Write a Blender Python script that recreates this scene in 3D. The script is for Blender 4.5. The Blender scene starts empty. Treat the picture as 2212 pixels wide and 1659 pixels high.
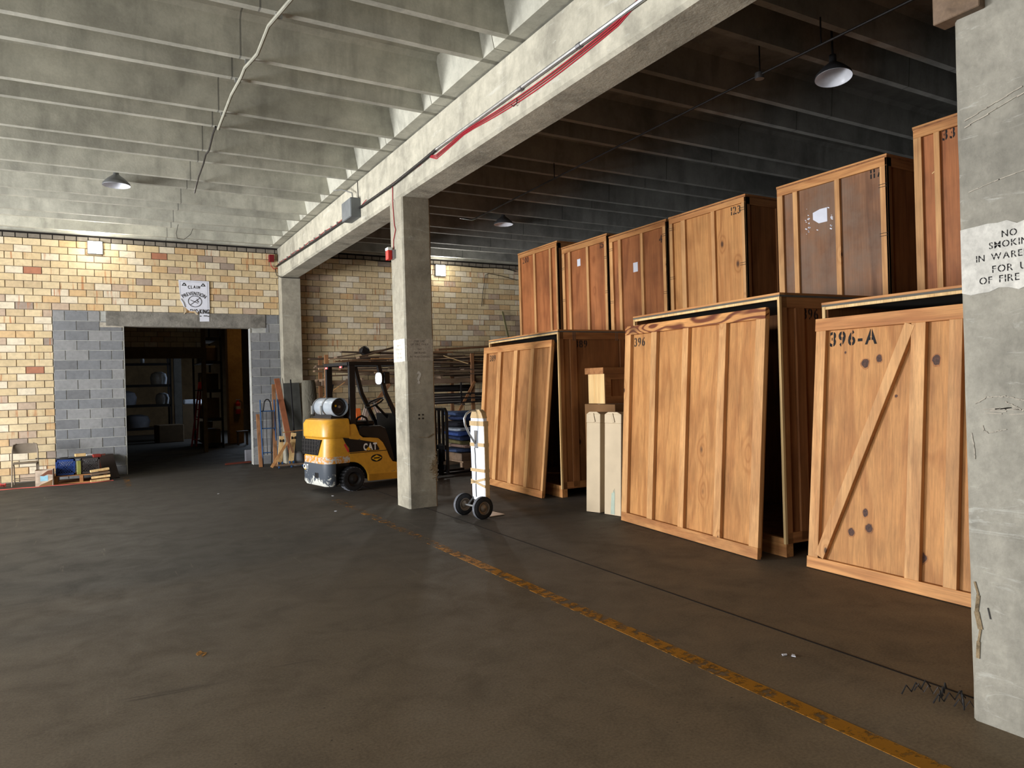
import bpy, bmesh, math, random
from mathutils import Vector, Matrix
random.seed(7)
S = bpy.context.scene
C = S.collection
R = math.radians

# ------------------------------------------------------------------ camera, world, lights, exposure
cam = bpy.data.cameras.new('camera'); cam.sensor_width = 36.0; cam.lens = 1544.1/2212*36
cam.clip_start = .05; cam.clip_end = 200
cob = bpy.data.objects.new('camera', cam); C.objects.link(cob)
yaw, pitch, roll = .520322, .000637, -.027695
f = Vector((math.sin(yaw)*math.cos(pitch), math.cos(yaw)*math.cos(pitch), math.sin(pitch)))
r0 = Vector((math.cos(yaw), -math.sin(yaw), 0)); u0 = r0.cross(f)
rr = r0*math.cos(roll)+u0*math.sin(roll); uu = -r0*math.sin(roll)+u0*math.cos(roll)
mw = Matrix((rr, uu, -f)).transposed().to_4x4(); mw.translation = (0, 0, 1.65)
cob.matrix_world = mw
S.camera = cob
S.view_settings.view_transform = 'Standard'; S.view_settings.look = 'None'
S.view_settings.gamma = 1; S.view_settings.use_curve_mapping = False
S.view_settings.exposure = 0.25
W = bpy.data.worlds.new('overcast_sky'); S.world = W; W.use_nodes = True
bg = W.node_tree.nodes['Background']; bg.inputs[0].default_value = (.80, .88, 1, 1); bg.inputs[1].default_value = .3

def area(name, loc, rot, sx, sy, power, col=(1, 1, 1), spread=180):
    l = bpy.data.lights.new(name, 'AREA'); l.shape = 'RECTANGLE'; l.size = sx; l.size_y = sy
    l.energy = power; l.color = col; l.spread = R(spread)
    o = bpy.data.objects.new(name, l); C.objects.link(o); o.location = loc; o.rotation_euler = rot
    return o
DOCKS = [(-2.4, .8), (2.8, 6.8), (9.0, 13.2)]          # the open dock doors in the left wall, Y ranges
XL = -10.0
for i, (a, b) in enumerate(DOCKS):                     # daylight coming in through each dock door
    area('dock_daylight', (XL-.15, (a+b)/2, 1.6), (0, R(-90), 0), 3.1, b-a, (420, 480, 2300)[i], (.97, .98, 1.0))
area('far_room_daylight', (5.2, 27.5, 2.2), (0, R(70), 0), 1.6, 3.0, 60, (.65, .8, 1))

# ------------------------------------------------------------------ mesh helper
class MB:
    def __init__(s): s.v = []; s.f = []
    def add(s, vs, fs):
        n = len(s.v); s.v += [tuple(v) for v in vs]; s.f += [tuple(i+n for i in q) for q in fs]; return s
    def bx(s, x0, x1, y0, y1, z0, z1):
        return s.add([(x0,y0,z0),(x1,y0,z0),(x1,y1,z0),(x0,y1,z0),(x0,y0,z1),(x1,y0,z1),(x1,y1,z1),(x0,y1,z1)],
                     [(0,3,2,1),(4,5,6,7),(0,1,5,4),(1,2,6,5),(2,3,7,6),(3,0,4,7)])
    def bar(s, p, q, w, t, side=(1, 0, 0)):
        p, q = Vector(p), Vector(q); d = (q-p).normalized(); a = Vector(side); a = a-d*a.dot(d)
        if a.length < 1e-4: a = d.orthogonal()
        a.normalize(); b = d.cross(a); a = a*w/2; b = b*t/2
        return s.add([p-a-b, p+a-b, p+a+b, p-a+b, q-a-b, q+a-b, q+a+b, q-a+b],
                     [(0,3,2,1),(4,5,6,7),(0,1,5,4),(1,2,6,5),(2,3,7,6),(3,0,4,7)])
    def tube(s, pts, r, n=8, cap=True):
        P = [Vector(p) for p in pts]; m = len(P); rs = r if isinstance(r, (list, tuple)) else [r]*m
        prev = None; rings = []
        for i, p in enumerate(P):
            d = (P[min(i+1, m-1)]-P[max(i-1, 0)]).normalized()
            a = d.orthogonal().normalized() if prev is None else (prev-d*prev.dot(d))
            if a.length < 1e-5: a = d.orthogonal()
            a.normalize(); prev = a; b = d.cross(a)
            rings.append([p+(a*math.cos(2*math.pi*k/n)+b*math.sin(2*math.pi*k/n))*rs[i] for k in range(n)])
        vs = [v for g in rings for v in g]; fs = []
        for i in range(m-1):
            for k in range(n): fs.append((i*n+k, i*n+(k+1)%n, (i+1)*n+(k+1)%n, (i+1)*n+k))
        if cap: fs.append(tuple(range(n-1, -1, -1))); fs.append(tuple((m-1)*n+k for k in range(n)))
        return s.add(vs, fs)
    def lathe(s, o, ax, prof, n=24):                   # prof: (distance along the axis, radius)
        o, ax = Vector(o), Vector(ax).normalized(); a = ax.orthogonal().normalized(); b = ax.cross(a)
        vs = []; fs = []
        for (t, r) in prof:
            for k in range(n):
                an = 2*math.pi*k/n; vs.append(o+ax*t+(a*math.cos(an)+b*math.sin(an))*max(r, 1e-4))
        for i in range(len(prof)-1):
            for k in range(n): fs.append((i*n+k, i*n+(k+1)%n, (i+1)*n+(k+1)%n, (i+1)*n+k))
        return s.add(vs, fs)
    def prism(s, poly, fn, d0, d1):                    # poly 2-D, fn(a,b,d)->3-D
        n = len(poly); vs = [fn(a, b, d0) for a, b in poly]+[fn(a, b, d1) for a, b in poly]
        fs = [tuple(range(n-1, -1, -1)), tuple(range(n, 2*n))]+[(i, (i+1) % n, (i+1) % n+n, i+n) for i in range(n)]
        return s.add(vs, fs)
    def loft(s, rings, cap=True):
        n = len(rings[0]); vs = [v for g in rings for v in g]; fs = []
        for i in range(len(rings)-1):
            for k in range(n): fs.append((i*n+k, i*n+(k+1)%n, (i+1)*n+(k+1)%n, (i+1)*n+k))
        if cap: fs.append(tuple(range(n-1, -1, -1))); fs.append(tuple((len(rings)-1)*n+k for k in range(n)))
        return s.add(vs, fs)
    def map(s, fn): s.v = [tuple(fn(*v)) for v in s.v]; return s
    def mesh(s, name, world_of=None, smooth=False):
        me = bpy.data.meshes.new(name)
        vs = s.v
        if world_of is not None:
            L = world_of.location; vs = [(a-L.x, b-L.y, c-L.z) for a, b, c in vs]
        me.from_pydata(vs, [], s.f)
        bm = bmesh.new(); bm.from_mesh(me); bmesh.ops.recalc_face_normals(bm, faces=bm.faces); bm.to_mesh(me); bm.free()
        if smooth:
            for p in me.polygons: p.use_smooth = True
            me.set_sharp_from_angle(angle=R(38))
        return me
    def build(s, name, mat, parent=None, smooth=False, bevel=0, world=False, seg=1, label=None, kind=None):
        me = s.mesh(name, parent if (world and parent is not None) else None, smooth)
        me.materials.append(mat)
        o = bpy.data.objects.new(name, me); C.objects.link(o)
        if parent is not None: o.parent = parent
        if bevel:
            b = o.modifiers.new('bevel', 'BEVEL'); b.width = bevel; b.segments = seg; b.limit_method = 'ANGLE'
        if label: o['label'] = label
        if kind: o['kind'] = kind
        return o

def thing(name, label, cat, loc=(0, 0, 0), rz=0, group=None, kind=None):
    o = bpy.data.objects.new(name, None); C.objects.link(o); o.location = loc; o.rotation_euler = (0, 0, rz)
    o.empty_display_size = .1
    tag(o, label, cat, group, kind); return o
def tag(o, label, cat, group=None, kind=None):
    if label: o['label'] = label
    if cat: o['category'] = cat
    if group: o['group'] = group
    if kind: o['kind'] = kind
    return o
def clone(o, parent=None, loc=None, rz=None):
    c = o.copy(); C.objects.link(c); c.parent = parent
    if loc is not None: c.location = loc
    if rz is not None: c.rotation_euler = (0, 0, rz)
    for ch in list(o.children):
        clone(ch, c)
    return c

# ------------------------------------------------------------------ material helper
def lin(c):
    return tuple(((x/255+.055)/1.055)**2.4 if x > 10 else x/255/12.92 for x in c)+(1,)
class NM:
    def __init__(s, name, rough=.8, metal=0, spec=.3):
        s.m = bpy.data.materials.new(name); s.m.use_nodes = True; s.nt = s.m.node_tree
        s.b = s.nt.nodes['Principled BSDF']; s.b.inputs['Roughness'].default_value = rough
        s.b.inputs['Metallic'].default_value = metal; s.b.inputs['Specular IOR Level'].default_value = spec
    def n(s, t, out=0, ins=None, **pr):
        nd = s.nt.nodes.new(t)
        for k, v in pr.items(): setattr(nd, k, v)
        for k, v in (ins or {}).items():
            i = nd.inputs[k]
            if isinstance(v, bpy.types.NodeSocket): s.nt.links.new(v, i)
            else: i.default_value = v
        return nd.outputs[out]
    def math(s, op, a, b=0.0, c=None):
        ins = {0: a, 1: b}
        if c is not None: ins[2] = c
        return s.n('ShaderNodeMath', ins=ins, operation=op)
    def mix(s, fac, a, b, mode='MIX'):
        nd = s.nt.nodes.new('ShaderNodeMix'); nd.data_type = 'RGBA'; nd.blend_type = mode
        for i, v in ((0, fac), (6, a), (7, b)):
            if isinstance(v, bpy.types.NodeSocket): s.nt.links.new(v, nd.inputs[i])
            else: nd.inputs[i].default_value = v
        return nd.outputs[2]
    def ramp(s, fac, stops, interp='LINEAR'):
        nd = s.nt.nodes.new('ShaderNodeValToRGB'); nd.color_ramp.interpolation = interp
        e = nd.color_ramp.elements
        while len(e) < len(stops): e.new(.5)
        for i, (p, c) in enumerate(stops):
            e[i].position = p; e[i].color = c if len(c) == 4 else tuple(c)+(1,)
        s.nt.links.new(fac, nd.inputs[0]); return nd.outputs[0]
    def rng(s, v, a, b, c=0.0, d=1.0):
        return s.n('ShaderNodeMapRange', ins={0: v, 1: a, 2: b, 3: c, 4: d})
    def coord(s, scale=(1, 1, 1), jitter=0, out=3, rot=(0, 0, 0)):
        t = s.n('ShaderNodeTexCoord', out=out)
        if jitter:
            o = s.n('ShaderNodeObjectInfo', out=5)
            j = s.n('ShaderNodeVectorMath', ins={0: (1, 1.7, 2.3), 3: s.math('MULTIPLY', o, jitter)}, operation='SCALE')
            t = s.n('ShaderNodeVectorMath', ins={0: t, 1: j}, operation='ADD')
        return s.n('ShaderNodeMapping', ins={0: t, 2: rot, 3: scale})
    def noise(s, vec, scale, detail=3, rough=.55, dist=0):
        return s.n('ShaderNodeTexNoise', ins={'Vector': vec, 'Scale': scale, 'Detail': detail, 'Roughness': rough, 'Distortion': dist})
    def bump(s, h, strength=.3, dist=.01):
        o = s.n('ShaderNodeBump', ins={'Strength': strength, 'Distance': dist, 'Height': h})
        s.nt.links.new(o, s.b.inputs['Normal'])
    def col(s, c):
        if isinstance(c, bpy.types.NodeSocket): s.nt.links.new(c, s.b.inputs['Base Color'])
        else: s.b.inputs['Base Color'].default_value = c
        return s
K = lambda v: (v, v, v, 1)

def plain(name, rgb, rough=.6, metal=0, var=.12, spec=.3, scale=6):
    m = NM(name, rough, metal, spec); v = m.coord(jitter=9)
    n = m.noise(v, scale, 4)
    m.col(m.mix(1, lin(rgb), m.ramp(n, [(.3, K(1-var*1.6)), (.7, K(1+var))]), 'MULTIPLY')); return m.m

def concrete(name, rgb, dark=.55, patch=1.1, streak=0.0, scrape=0.0, bump=.25, rough=.85, sides=None, seams=None):
    m = NM(name, rough, 0, .25); v = m.coord(jitter=13); base = lin(rgb)
    n1 = m.noise(v, patch, 5, .6, .4); n2 = m.noise(v, patch*5, 5, .65); n3 = m.noise(v, 42, 3, .6)
    c = m.mix(1, base, m.ramp(n1, [(.32, K(dark)), (.48, K(.92)), (.68, K(1.12))]), 'MULTIPLY')
    c = m.mix(1, c, m.ramp(n2, [(.3, K(.82)), (.6, K(1.06))]), 'MULTIPLY')
    c = m.mix(1, c, m.ramp(n3, [(.3, K(.94)), (.7, K(1.04))]), 'MULTIPLY')
    if streak:
        vs = m.coord((4, 4, .7), jitter=13); s1 = m.noise(vs, 1.0, 4, .6)
        c = m.mix(m.math('MULTIPLY', m.ramp(s1, [(.52, K(0)), (.66, K(1))]), streak), c, lin(tuple(x*.66 for x in rgb)))
    if scrape:
        vs = m.coord((1.6, 1.6, 9), jitter=13, rot=(.35, .2, 0)); s1 = m.noise(vs, 1.1, 6, .72, 1.4)
        c = m.mix(m.math('MULTIPLY', m.ramp(s1, [(.60, K(0)), (.68, K(1))]), scrape), c, lin((212, 212, 204)))
    if seams:
        g = m.n('ShaderNodeNewGeometry', out=0); x = m.n('ShaderNodeSeparateXYZ', ins={0: g}, out=0)
        for sx in seams:
            w = m.math('LESS_THAN', m.math('ABSOLUTE', m.math('SUBTRACT', x, sx)), .008)
            c = m.mix(m.math('MULTIPLY', w, .6), c, K(.05))
    m.col(c)
    h = m.math('ADD', n3, m.math('MULTIPLY', n2, 2)); m.bump(h, bump, .006)
    return m.m

def wood(name, light, dark, axis='Z', knots=.3, rings=9.0, blotch=.25, knotscale=3.2, grey=0.0, rough=.62, ringamt=.38, rscale=3.0):
    """rings = contour lines of a stretched noise: the flame figure of rotary-cut ply and flat-sawn pine"""
    m = NM(name, rough, 0, .3)
    st = {'Z': (1, 1, .16), 'Y': (1, .16, 1), 'X': (.16, 1, 1)}[axis]
    ft = {'Z': (1, 1, .03), 'Y': (1, .03, 1), 'X': (.03, 1, 1)}[axis]
    v = m.coord(st, jitter=31); vf = m.coord(ft, jitter=31); vn = m.coord((1, 1, 1), jitter=31)
    n = m.noise(v, rscale, 2, .5, .3)
    # knots pull the rings around them
    kt = {'Z': (1, 1, .55), 'Y': (1, .55, 1), 'X': (.55, 1, 1)}[axis]
    vk = m.coord(kt, jitter=31)
    vor = m.nt.nodes.new('ShaderNodeTexVoronoi'); vor.inputs['Scale'].default_value = knotscale
    m.nt.links.new(vk, vor.inputs['Vector'])
    sel = m.math('LESS_THAN', m.n('ShaderNodeSeparateColor', ins={0: vor.outputs['Color']}, out=0), knots)
    dist = vor.outputs['Distance']
    halo = m.math('MULTIPLY', m.rng(dist, .0, .42, 1, 0), sel)
    nn = m.math('ADD', n, m.math('MULTIPLY', m.math('POWER', halo, 2.0), .55))
    ring = m.math('MULTIPLY_ADD', m.math('SINE', m.math('MULTIPLY', nn, rings*6.283)), .5, .5)
    fine = m.noise(vf, 70, 5, .7)
    mid = m.noise(vf, 12, 2, .6)
    L, D = lin(light), lin(dark)
    mixf = m.math('ADD', m.math('MULTIPLY', m.ramp(ring, [(.45, K(0)), (1, K(1))]), ringamt), m.math('MULTIPLY', m.math('SUBTRACT', mid, .35), .9))
    c = m.mix(mixf, L, D)
    c = m.mix(1, c, m.ramp(fine, [(.32, K(.74)), (.66, K(1.10))]), 'MULTIPLY')
    b = m.noise(vn, 1.6, 4, .6)
    c = m.mix(1, c, m.ramp(b, [(.3, K(1-blotch)), (.55, K(1)), (.75, K(1+blotch*.35))]), 'MULTIPLY')
    if grey:
        g = m.noise(vn, 2.2, 4, .65)
        c = m.mix(m.math('MULTIPLY', m.ramp(g, [(.4, K(0)), (.62, K(1))]), grey), c, lin((128, 108, 92)))
    kn = m.math('MULTIPLY', m.rng(dist, .05, .10, 1, 0), sel)
    c = m.mix(m.math('MULTIPLY', halo, .35), c, D)
    c = m.mix(m.math('MULTIPLY', kn, .9), c, lin((58, 34, 20)))
    o = m.n('ShaderNodeObjectInfo', out=5)
    c = m.mix(1, c, m.ramp(o, [(0, K(.86)), (1, K(1.12))]), 'MULTIPLY')
    m.col(c); m.bump(m.math('ADD', fine, m.math('MULTIPLY', ring, .3)), .18, .002)
    return m.m

# ------------------------------------------------------------------ lettering: flat print from the built-in font, cut like a stencil
_gly = {}
def glyph(ch, bold=.0, stencil=False):
    key = (ch, bold, stencil)
    if key in _gly: return _gly[key]
    if ch == 'M' and not stencil:                      # drawn by hand: the font's bold M folds over itself
        vs = [(0, 0), (.12, 0), (.12, .7), (0, .7), (.5, 0), (.62, 0), (.62, .7), (.5, .7), (.12, .7), (.12, .48), (.31, .15), (.31, .36), (.5, .48), (.5, .7)]
        _gly[key] = (vs, [(0, 1, 2, 3), (4, 5, 6, 7), (8, 9, 10, 11), (11, 10, 12, 13)], .62); return _gly[key]
    cu = bpy.data.curves.new('g', 'FONT'); cu.body = ch; cu.size = 1; cu.offset = bold; cu.resolution_u = 3
    o = bpy.data.objects.new('g', cu); C.objects.link(o)
    dg = bpy.context.evaluated_depsgraph_get(); me = bpy.data.meshes.new_from_object(o.evaluated_get(dg))
    bm = bmesh.new(); bm.from_mesh(me)
    xs = [v.co.x for v in bm.verts] or [0, .3]; x0, x1 = min(xs), max(xs)
    if stencil and ch in '0369OCGQ8RPDSUA25N4?B':
        cx = (x0+x1)/2
        for d in (-.035, .035):
            bmesh.ops.bisect_plane(bm, geom=bm.verts[:]+bm.edges[:]+bm.faces[:], plane_co=(cx+d, 0, 0), plane_no=(1, 0, 0))
        bad = [q for q in bm.faces if abs(q.calc_center_median().x-cx) < .034]
        bmesh.ops.delete(bm, geom=bad, context='FACES')
    elif stencil and ch in 'EFHKMWITL17V':
        for d in (.30, .36):
            bmesh.ops.bisect_plane(bm, geom=bm.verts[:]+bm.edges[:]+bm.faces[:], plane_co=(0, d, 0), plane_no=(0, 1, 0))
        bad = [q for q in bm.faces if .30 < q.calc_center_median().y < .36]
        bmesh.ops.delete(bm, geom=bad, context='FACES')
    vs = [(v.co.x-x0, v.co.y) for v in bm.verts]; bm.verts.index_update()
    fs = [tuple(v.index for v in q.verts) for q in bm.faces]
    bm.free(); bpy.data.meshes.remove(me); bpy.data.objects.remove(o); bpy.data.curves.remove(cu)
    _gly[key] = (vs, fs, x1-x0); return _gly[key]
def text_mb(txt, h, bold=.02, stencil=False, cond=1.0, gap=.12, fn=None, centre=False, word=.35):
    """fn(a,b)->3-D for each 2-D point; a runs along the line, b up; h is the cap height"""
    k = h/.7; items = []; x = 0
    for ch in txt:
        if ch == ' ': x += word*k; continue
        vs, fs, w = glyph(ch, bold, stencil)
        items.append((x, vs, fs)); x += (w*cond+gap)*k
    x -= gap*k; off = -x/2 if centre else 0
    mb = MB()
    for (x0, vs, fs) in items:
        mb.add([fn(off+x0+a*cond*k, b*k) for a, b in vs], fs)
    return mb

# ------------------------------------------------------------------ materials
M = {}
M['ceil'] = concrete('ceiling_concrete', (184, 182, 168), .70, .9, streak=.35, bump=.2, seams=[-3.4, 1.25, 8.1])
M['ceil_r'] = concrete('shaded_ceiling_concrete', (150, 150, 145), .6, .9, streak=.35, bump=.2, seams=[8.1])  # right bay's deeper shade put into a darker concrete colour
M['beam'] = concrete('beam_concrete', (184, 179, 162), .62, 1.6, streak=.3, scrape=.35, bump=.4)
M['column'] = concrete('column_concrete', (160, 154, 138), .66, 1.8, streak=.35, scrape=.25, bump=.4)
M['pillar'] = concrete('pillar_concrete', (150, 146, 134), .72, 2.2, streak=.3, scrape=.3, bump=.5)
M['lintel'] = concrete('lintel_concrete', (128, 124, 116), .62, 4, bump=.6)
M['darkgouge'] = concrete('dark_gouge', (70, 68, 66), .7, 6)
M['rubble'] = concrete('rubble', (150, 130, 100), .4, 20, bump=.8)
M['plainwall'] = concrete('plain_wall', (104, 100, 94), .7, 1, bump=.2)

m = NM('floor_concrete', .6, 0, .22)
v = m.coord(); n1 = m.noise(v, .35, 5, .6, .5); n2 = m.noise(v, 2.4, 6, .65, .4); n3 = m.noise(v, 70, 4, .7); n4 = m.noise(v, .12, 2)
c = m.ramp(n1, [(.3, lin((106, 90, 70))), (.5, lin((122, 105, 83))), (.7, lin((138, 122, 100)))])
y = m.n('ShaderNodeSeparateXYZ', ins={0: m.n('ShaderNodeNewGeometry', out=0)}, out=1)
c = m.mix(m.rng(m.math('ADD', y, m.math('MULTIPLY', n1, 6)), 4.0, 10.5, 0, .94), c, lin((62, 60, 57)))  # light falloff painted in: floor brighter near, darker toward the back
c = m.mix(1, c, m.ramp(n2, [(.3, K(.8)), (.5, K(1)), (.7, K(1.08))]), 'MULTIPLY')
c = m.mix(1, c, m.ramp(n3, [(.3, K(.72)), (.7, K(1.22))]), 'MULTIPLY')
vv = m.coord((1, .07, 1), rot=(0, 0, .9)); s1 = m.noise(vv, 9, 4, .7, .3)
c = m.mix(m.ramp(s1, [(.66, K(0)), (.72, K(.35))]), c, lin((128, 118, 104)))
vv = m.coord((.08, 1, 1), rot=(0, 0, .35)); s2 = m.noise(vv, 7, 4, .7, .5)
c = m.mix(m.ramp(s2, [(.66, K(0)), (.74, K(.5))]), c, lin((30, 26, 24)))
vor = m.n('ShaderNodeTexVoronoi', ins={'Vector': v, 'Scale': 7.0}); cs = m.ramp(vor, [(.03, K(1)), (.05, K(0))])
c = m.mix(m.math('MULTIPLY', cs, m.ramp(n2, [(.5, K(0)), (.55, K(.7))])), c, lin((26, 23, 21)))
m.col(c)
m.nt.links.new(m.ramp(n2, [(.3, K(.80)), (.7, K(.58))]), m.b.inputs['Roughness'])
m.bump(m.math('ADD', n2, m.math('MULTIPLY', n3, .15)), .12, .01)
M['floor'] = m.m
m = NM('floor_joint', .95); m.col(lin((26, 22, 19))); M['joint'] = m.m
m = NM('worn_yellow_paint', .6); v = m.coord(); nA = m.noise(v, 9, 6, .75); nB = m.noise(v, .8, 3)
y = m.n('ShaderNodeSeparateXYZ', ins={0: m.n('ShaderNodeNewGeometry', out=0)}, out=1)
m.col(m.mix(nA, lin((190, 128, 22)), lin((150, 98, 20))))
wear = m.math('ADD', m.math('ADD', nA, m.math('MULTIPLY', nB, .3)), m.rng(y, 5.4, 7.2, .045, -.075))
m.nt.links.new(m.ramp(wear, [(.60, K(0)), (.70, K(.8))]), m.b.inputs['Alpha']); M['yline'] = m.m

# bricks: colour picked per brick
def brickmat(name, stops, streak, rough=.45):
    m = NM(name, rough, 0, .4)
    o = m.n('ShaderNodeObjectInfo', out=5); g = m.nt.nodes.new('ShaderNodeNewGeometry')
    k = m.math('FRACT', m.math('ADD', m.math('MULTIPLY', o, 3.7), m.math('MULTIPLY', g.outputs['Random Per Island'], 5.3)))
    c = m.ramp(k, stops, 'CONSTANT')
    k2 = m.math('FRACT', m.math('MULTIPLY', k, 37.7))
    gp = g.outputs['Position']
    vv = m.n('ShaderNodeMapping', ins={0: gp, 3: (22, 1, 1.2)}); s = m.noise(vv, 1, 3, .6)
    c = m.mix(m.math('MULTIPLY', m.math('MULTIPLY', m.ramp(s, [(.56, K(0)), (.66, K(1))]), m.math('GREATER_THAN', k2, .68)), streak), c, lin((176, 112, 66)))
    n = m.noise(gp, 14, 5, .65); n0 = m.noise(gp, 1.1, 4, .6)
    c = m.mix(1, c, m.ramp(n, [(.25, K(.80)), (.6, K(1.04))]), 'MULTIPLY')
    c = m.mix(1, c, m.ramp(n0, [(.3, K(.86)), (.6, K(1.02))]), 'MULTIPLY')
    m.col(c); m.bump(m.noise(gp, 45, 3), .25, .004); return m.m
YB = [(0, lin((214, 194, 156))), (.26, lin((206, 184, 144))), (.48, lin((218, 205, 180))), (.64, lin((198, 176, 140))),
      (.80, lin((204, 172, 128))), (.90, lin((186, 164, 142))), (.972, lin((158, 142, 128))), (.992, lin((172, 116, 90)))]
M['brick'] = brickmat('glazed_buff_brick', YB, .75)
M['block'] = brickmat('grey_cinder_block', [(0, lin((128, 129, 131))), (.3, lin((119, 121, 124))), (.6, lin((137, 137, 137))), (.85, lin((112, 113, 115)))], 0, .9)
M['mortar'] = concrete('grey_mortar', (128, 120, 108), .75, 3, bump=.4)
M['mortar_l'] = concrete('pale_mortar', (172, 172, 166), .8, 3, bump=.4)

M['ply_o'] = wood('orange_plywood', (198, 142, 84), (150, 92, 44), 'Z', .22, 5, .22)
M['ply_b'] = wood('dull_brown_plywood', (174, 122, 74), (126, 80, 42), 'Z', .15, 5, .28)
M['pine_swirl'] = wood('swirling_pine', (206, 148, 88), (104, 52, 26), 'Y', .6, 9, .1, knotscale=1.3, ringamt=1.0, rscale=4.5)
M['ply_r'] = wood('red_brown_plywood', (172, 108, 64), (122, 66, 34), 'Z', .34, 3.5, .3, knotscale=4.2)
M['ply_g'] = wood('weathered_plywood', (146, 104, 74), (98, 64, 44), 'Z', .15, 3, .35, grey=.6)
M['pine_v'] = wood('pine_batten', (208, 158, 104), (158, 104, 58), 'Z', .22, 4, .2, knotscale=5)
M['pine_h'] = wood('pine_rail', (200, 144, 88), (142, 82, 42), 'Y', .16, 6, .18, knotscale=3)
M['pine_x'] = wood('pine_cross', (176, 122, 74), (120, 72, 38), 'X', .16, 5, .2)
M['pine_light'] = wood('fresh_pine', (230, 196, 140), (198, 152, 92), 'Z', .14, 4, .1)
M['ply_side'] = wood('dark_side_plywood', (150, 100, 58), (104, 60, 32), 'Z', .12, 4, .25)
M['lumber'] = wood('old_lumber', (122, 100, 78), (76, 60, 46), 'X', .1, 5, .4, grey=.6)
M['lumber_z'] = wood('upright_lumber', (160, 112, 72), (104, 66, 42), 'Z', .12, 5, .3, grey=.2)
M['inside'] = plain('crate_lining', (96, 92, 84), .9)
M['ink'] = plain('black_stencil_ink', (34, 32, 32), .85, var=.3, scale=30)
M['ink_faint'] = plain('faded_stencil_ink', (92, 84, 76), .9, var=.35, scale=30)
M['knot'] = plain('pine_knot', (74, 44, 30), .6, var=.4, scale=60)
M['knothalo'] = wood('resin_stain', (176, 118, 66), (132, 80, 42), 'Z', 0, 8, .2)
M['paper'] = plain('white_paper', (214, 216, 226), .8, var=.04)
M['whitepaint'] = concrete('white_paint_band', (206, 203, 194), .82, 6, scrape=.0, bump=.3)
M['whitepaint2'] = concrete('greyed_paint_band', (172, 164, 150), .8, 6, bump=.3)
M['strap'] = plain('steel_strap', (120, 118, 122), .35, .8)
M['black'] = plain('black_paint', (22, 22, 24), .45, 0, .2)
M['rubber'] = plain('tyre_rubber', (34, 34, 36), .8, 0, .25, scale=20)
M['rubber_dusty'] = plain('dusty_tyre_tread', (96, 98, 104), .85, 0, .3, scale=14)
M['steel'] = plain('grey_steel', (140, 142, 146), .35, .8)
M['galv'] = plain('galvanised_steel', (176, 178, 178), .38, .75)
M['darksteel'] = plain('dark_steel', (52, 50, 50), .5, .6)
M['red'] = plain('red_paint', (190, 40, 30), .45)
M['redwire'] = plain('red_cable', (168, 40, 52), .5)
M['wire'] = plain('grey_conduit_paint', (150, 148, 134), .6)
M['blue'] = plain('blue_paint', (44, 78, 120), .5)
M['cardboard'] = plain('cardboard', (196, 178, 150), .85, var=.07, scale=3)
M['cardbrown'] = plain('brown_cardboard', (118, 86, 54), .85, var=.1, scale=3)
M['whiteenamel'] = plain('white_enamel', (225, 228, 235), .3)
M['darkenamel'] = plain('dark_enamel', (44, 44, 46), .5)
M['beige_metal'] = plain('taupe_chair_metal', (128, 116, 102), .4, .3)
m = NM('lamp_face', .5); m.b.inputs['Emission Color'].default_value = (1, .99, .96, 1); m.b.inputs['Emission Strength'].default_value = 30; m.col(K(.8)); M['lampface'] = m.m

# ------------------------------------------------------------------ structure
# floor
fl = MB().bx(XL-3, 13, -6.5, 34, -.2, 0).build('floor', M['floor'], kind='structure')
FL = fl
MB().bx(3.775, 3.792, -6, 16.9, -.01, .0015).build('floor_joint', M['joint'], FL)
MB().bx(3.55, 7.5, 1.36, 1.375, -.01, .0015).build('floor_joint', M['joint'], FL)
MB().bx(2.925, 3.035, -5, 10.6, 0, .002).build('painted_line', M['yline'], FL, label='worn yellow painted safety line')
MB().bx(.32, .42, 14.6, 16.6, 0, .002).build('painted_line', M['yline'], FL, label='faint yellow mark before the doorway')

Yw = 16.93
# ceiling: precast channel slabs, two legs each, in two bays beside the beam
def slab_mesh(name, x0, x1, endL, endR):
    mb = MB(); zb, zt, w = 4.935, 5.33, 1.53
    mb.bx(x0, x1, .004, w-.004, zt, zt+.08)
    for yc in (.27, 1.27):
        mb.prism([(yc-.038, zb), (yc+.038, zb), (yc+.062, zt), (yc-.062, zt)], lambda a, b, d: (d, a, b), x0, x1)
        for sgn in (-1, 1):                                 # little fillet under the deck
            mb.prism([(yc+sgn*.058, zt-.05), (yc+sgn*.11, zt), (yc+sgn*.04, zt)], lambda a, b, d: (d, a, b), x0, x1)
    for e, on in ((x0, endL), (x1, endR)):
        if on:
            s = 1 if e == x0 else -1
            mb.prism([(e, zb), (e+s*.22, zb), (e+s*.30, zt), (e, zt)], lambda a, b, d: (a, d, b), .006, w-.006)
    return mb
for k_, (x, y, s_) in enumerate(((.375, 1.93, .03), (.46, 2.45, .022), (.50, 4.93, .03), (.42, 2.2, .012))):
    rnd = random.Random(k_); MB().prism([(x+s_*rnd.uniform(.5, 1.2)*math.cos(a), y+s_*2*rnd.uniform(.5, 1.2)*math.sin(a)) for a in [k*.7 for k in range(9)]], lambda a, b, d: (a, b, d), 0, .002).build('paint_residue', M['yline'], FL)
cl = MB().bx(XL-.2, 13, -6.5, 17.1, 5.42, 5.6).build('ceiling', M['ceil'], kind='structure')
sa = slab_mesh('slab', XL, 3.62, True, True).mesh('ceiling_slab'); sa.materials.append(M['ceil'])
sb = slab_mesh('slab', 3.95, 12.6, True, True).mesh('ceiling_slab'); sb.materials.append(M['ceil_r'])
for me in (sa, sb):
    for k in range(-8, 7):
        o = bpy.data.objects.new('ceiling_slab', me); C.objects.link(o); o.parent = cl; o.location = (0, 6.10+1.53*k, 0)
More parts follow.
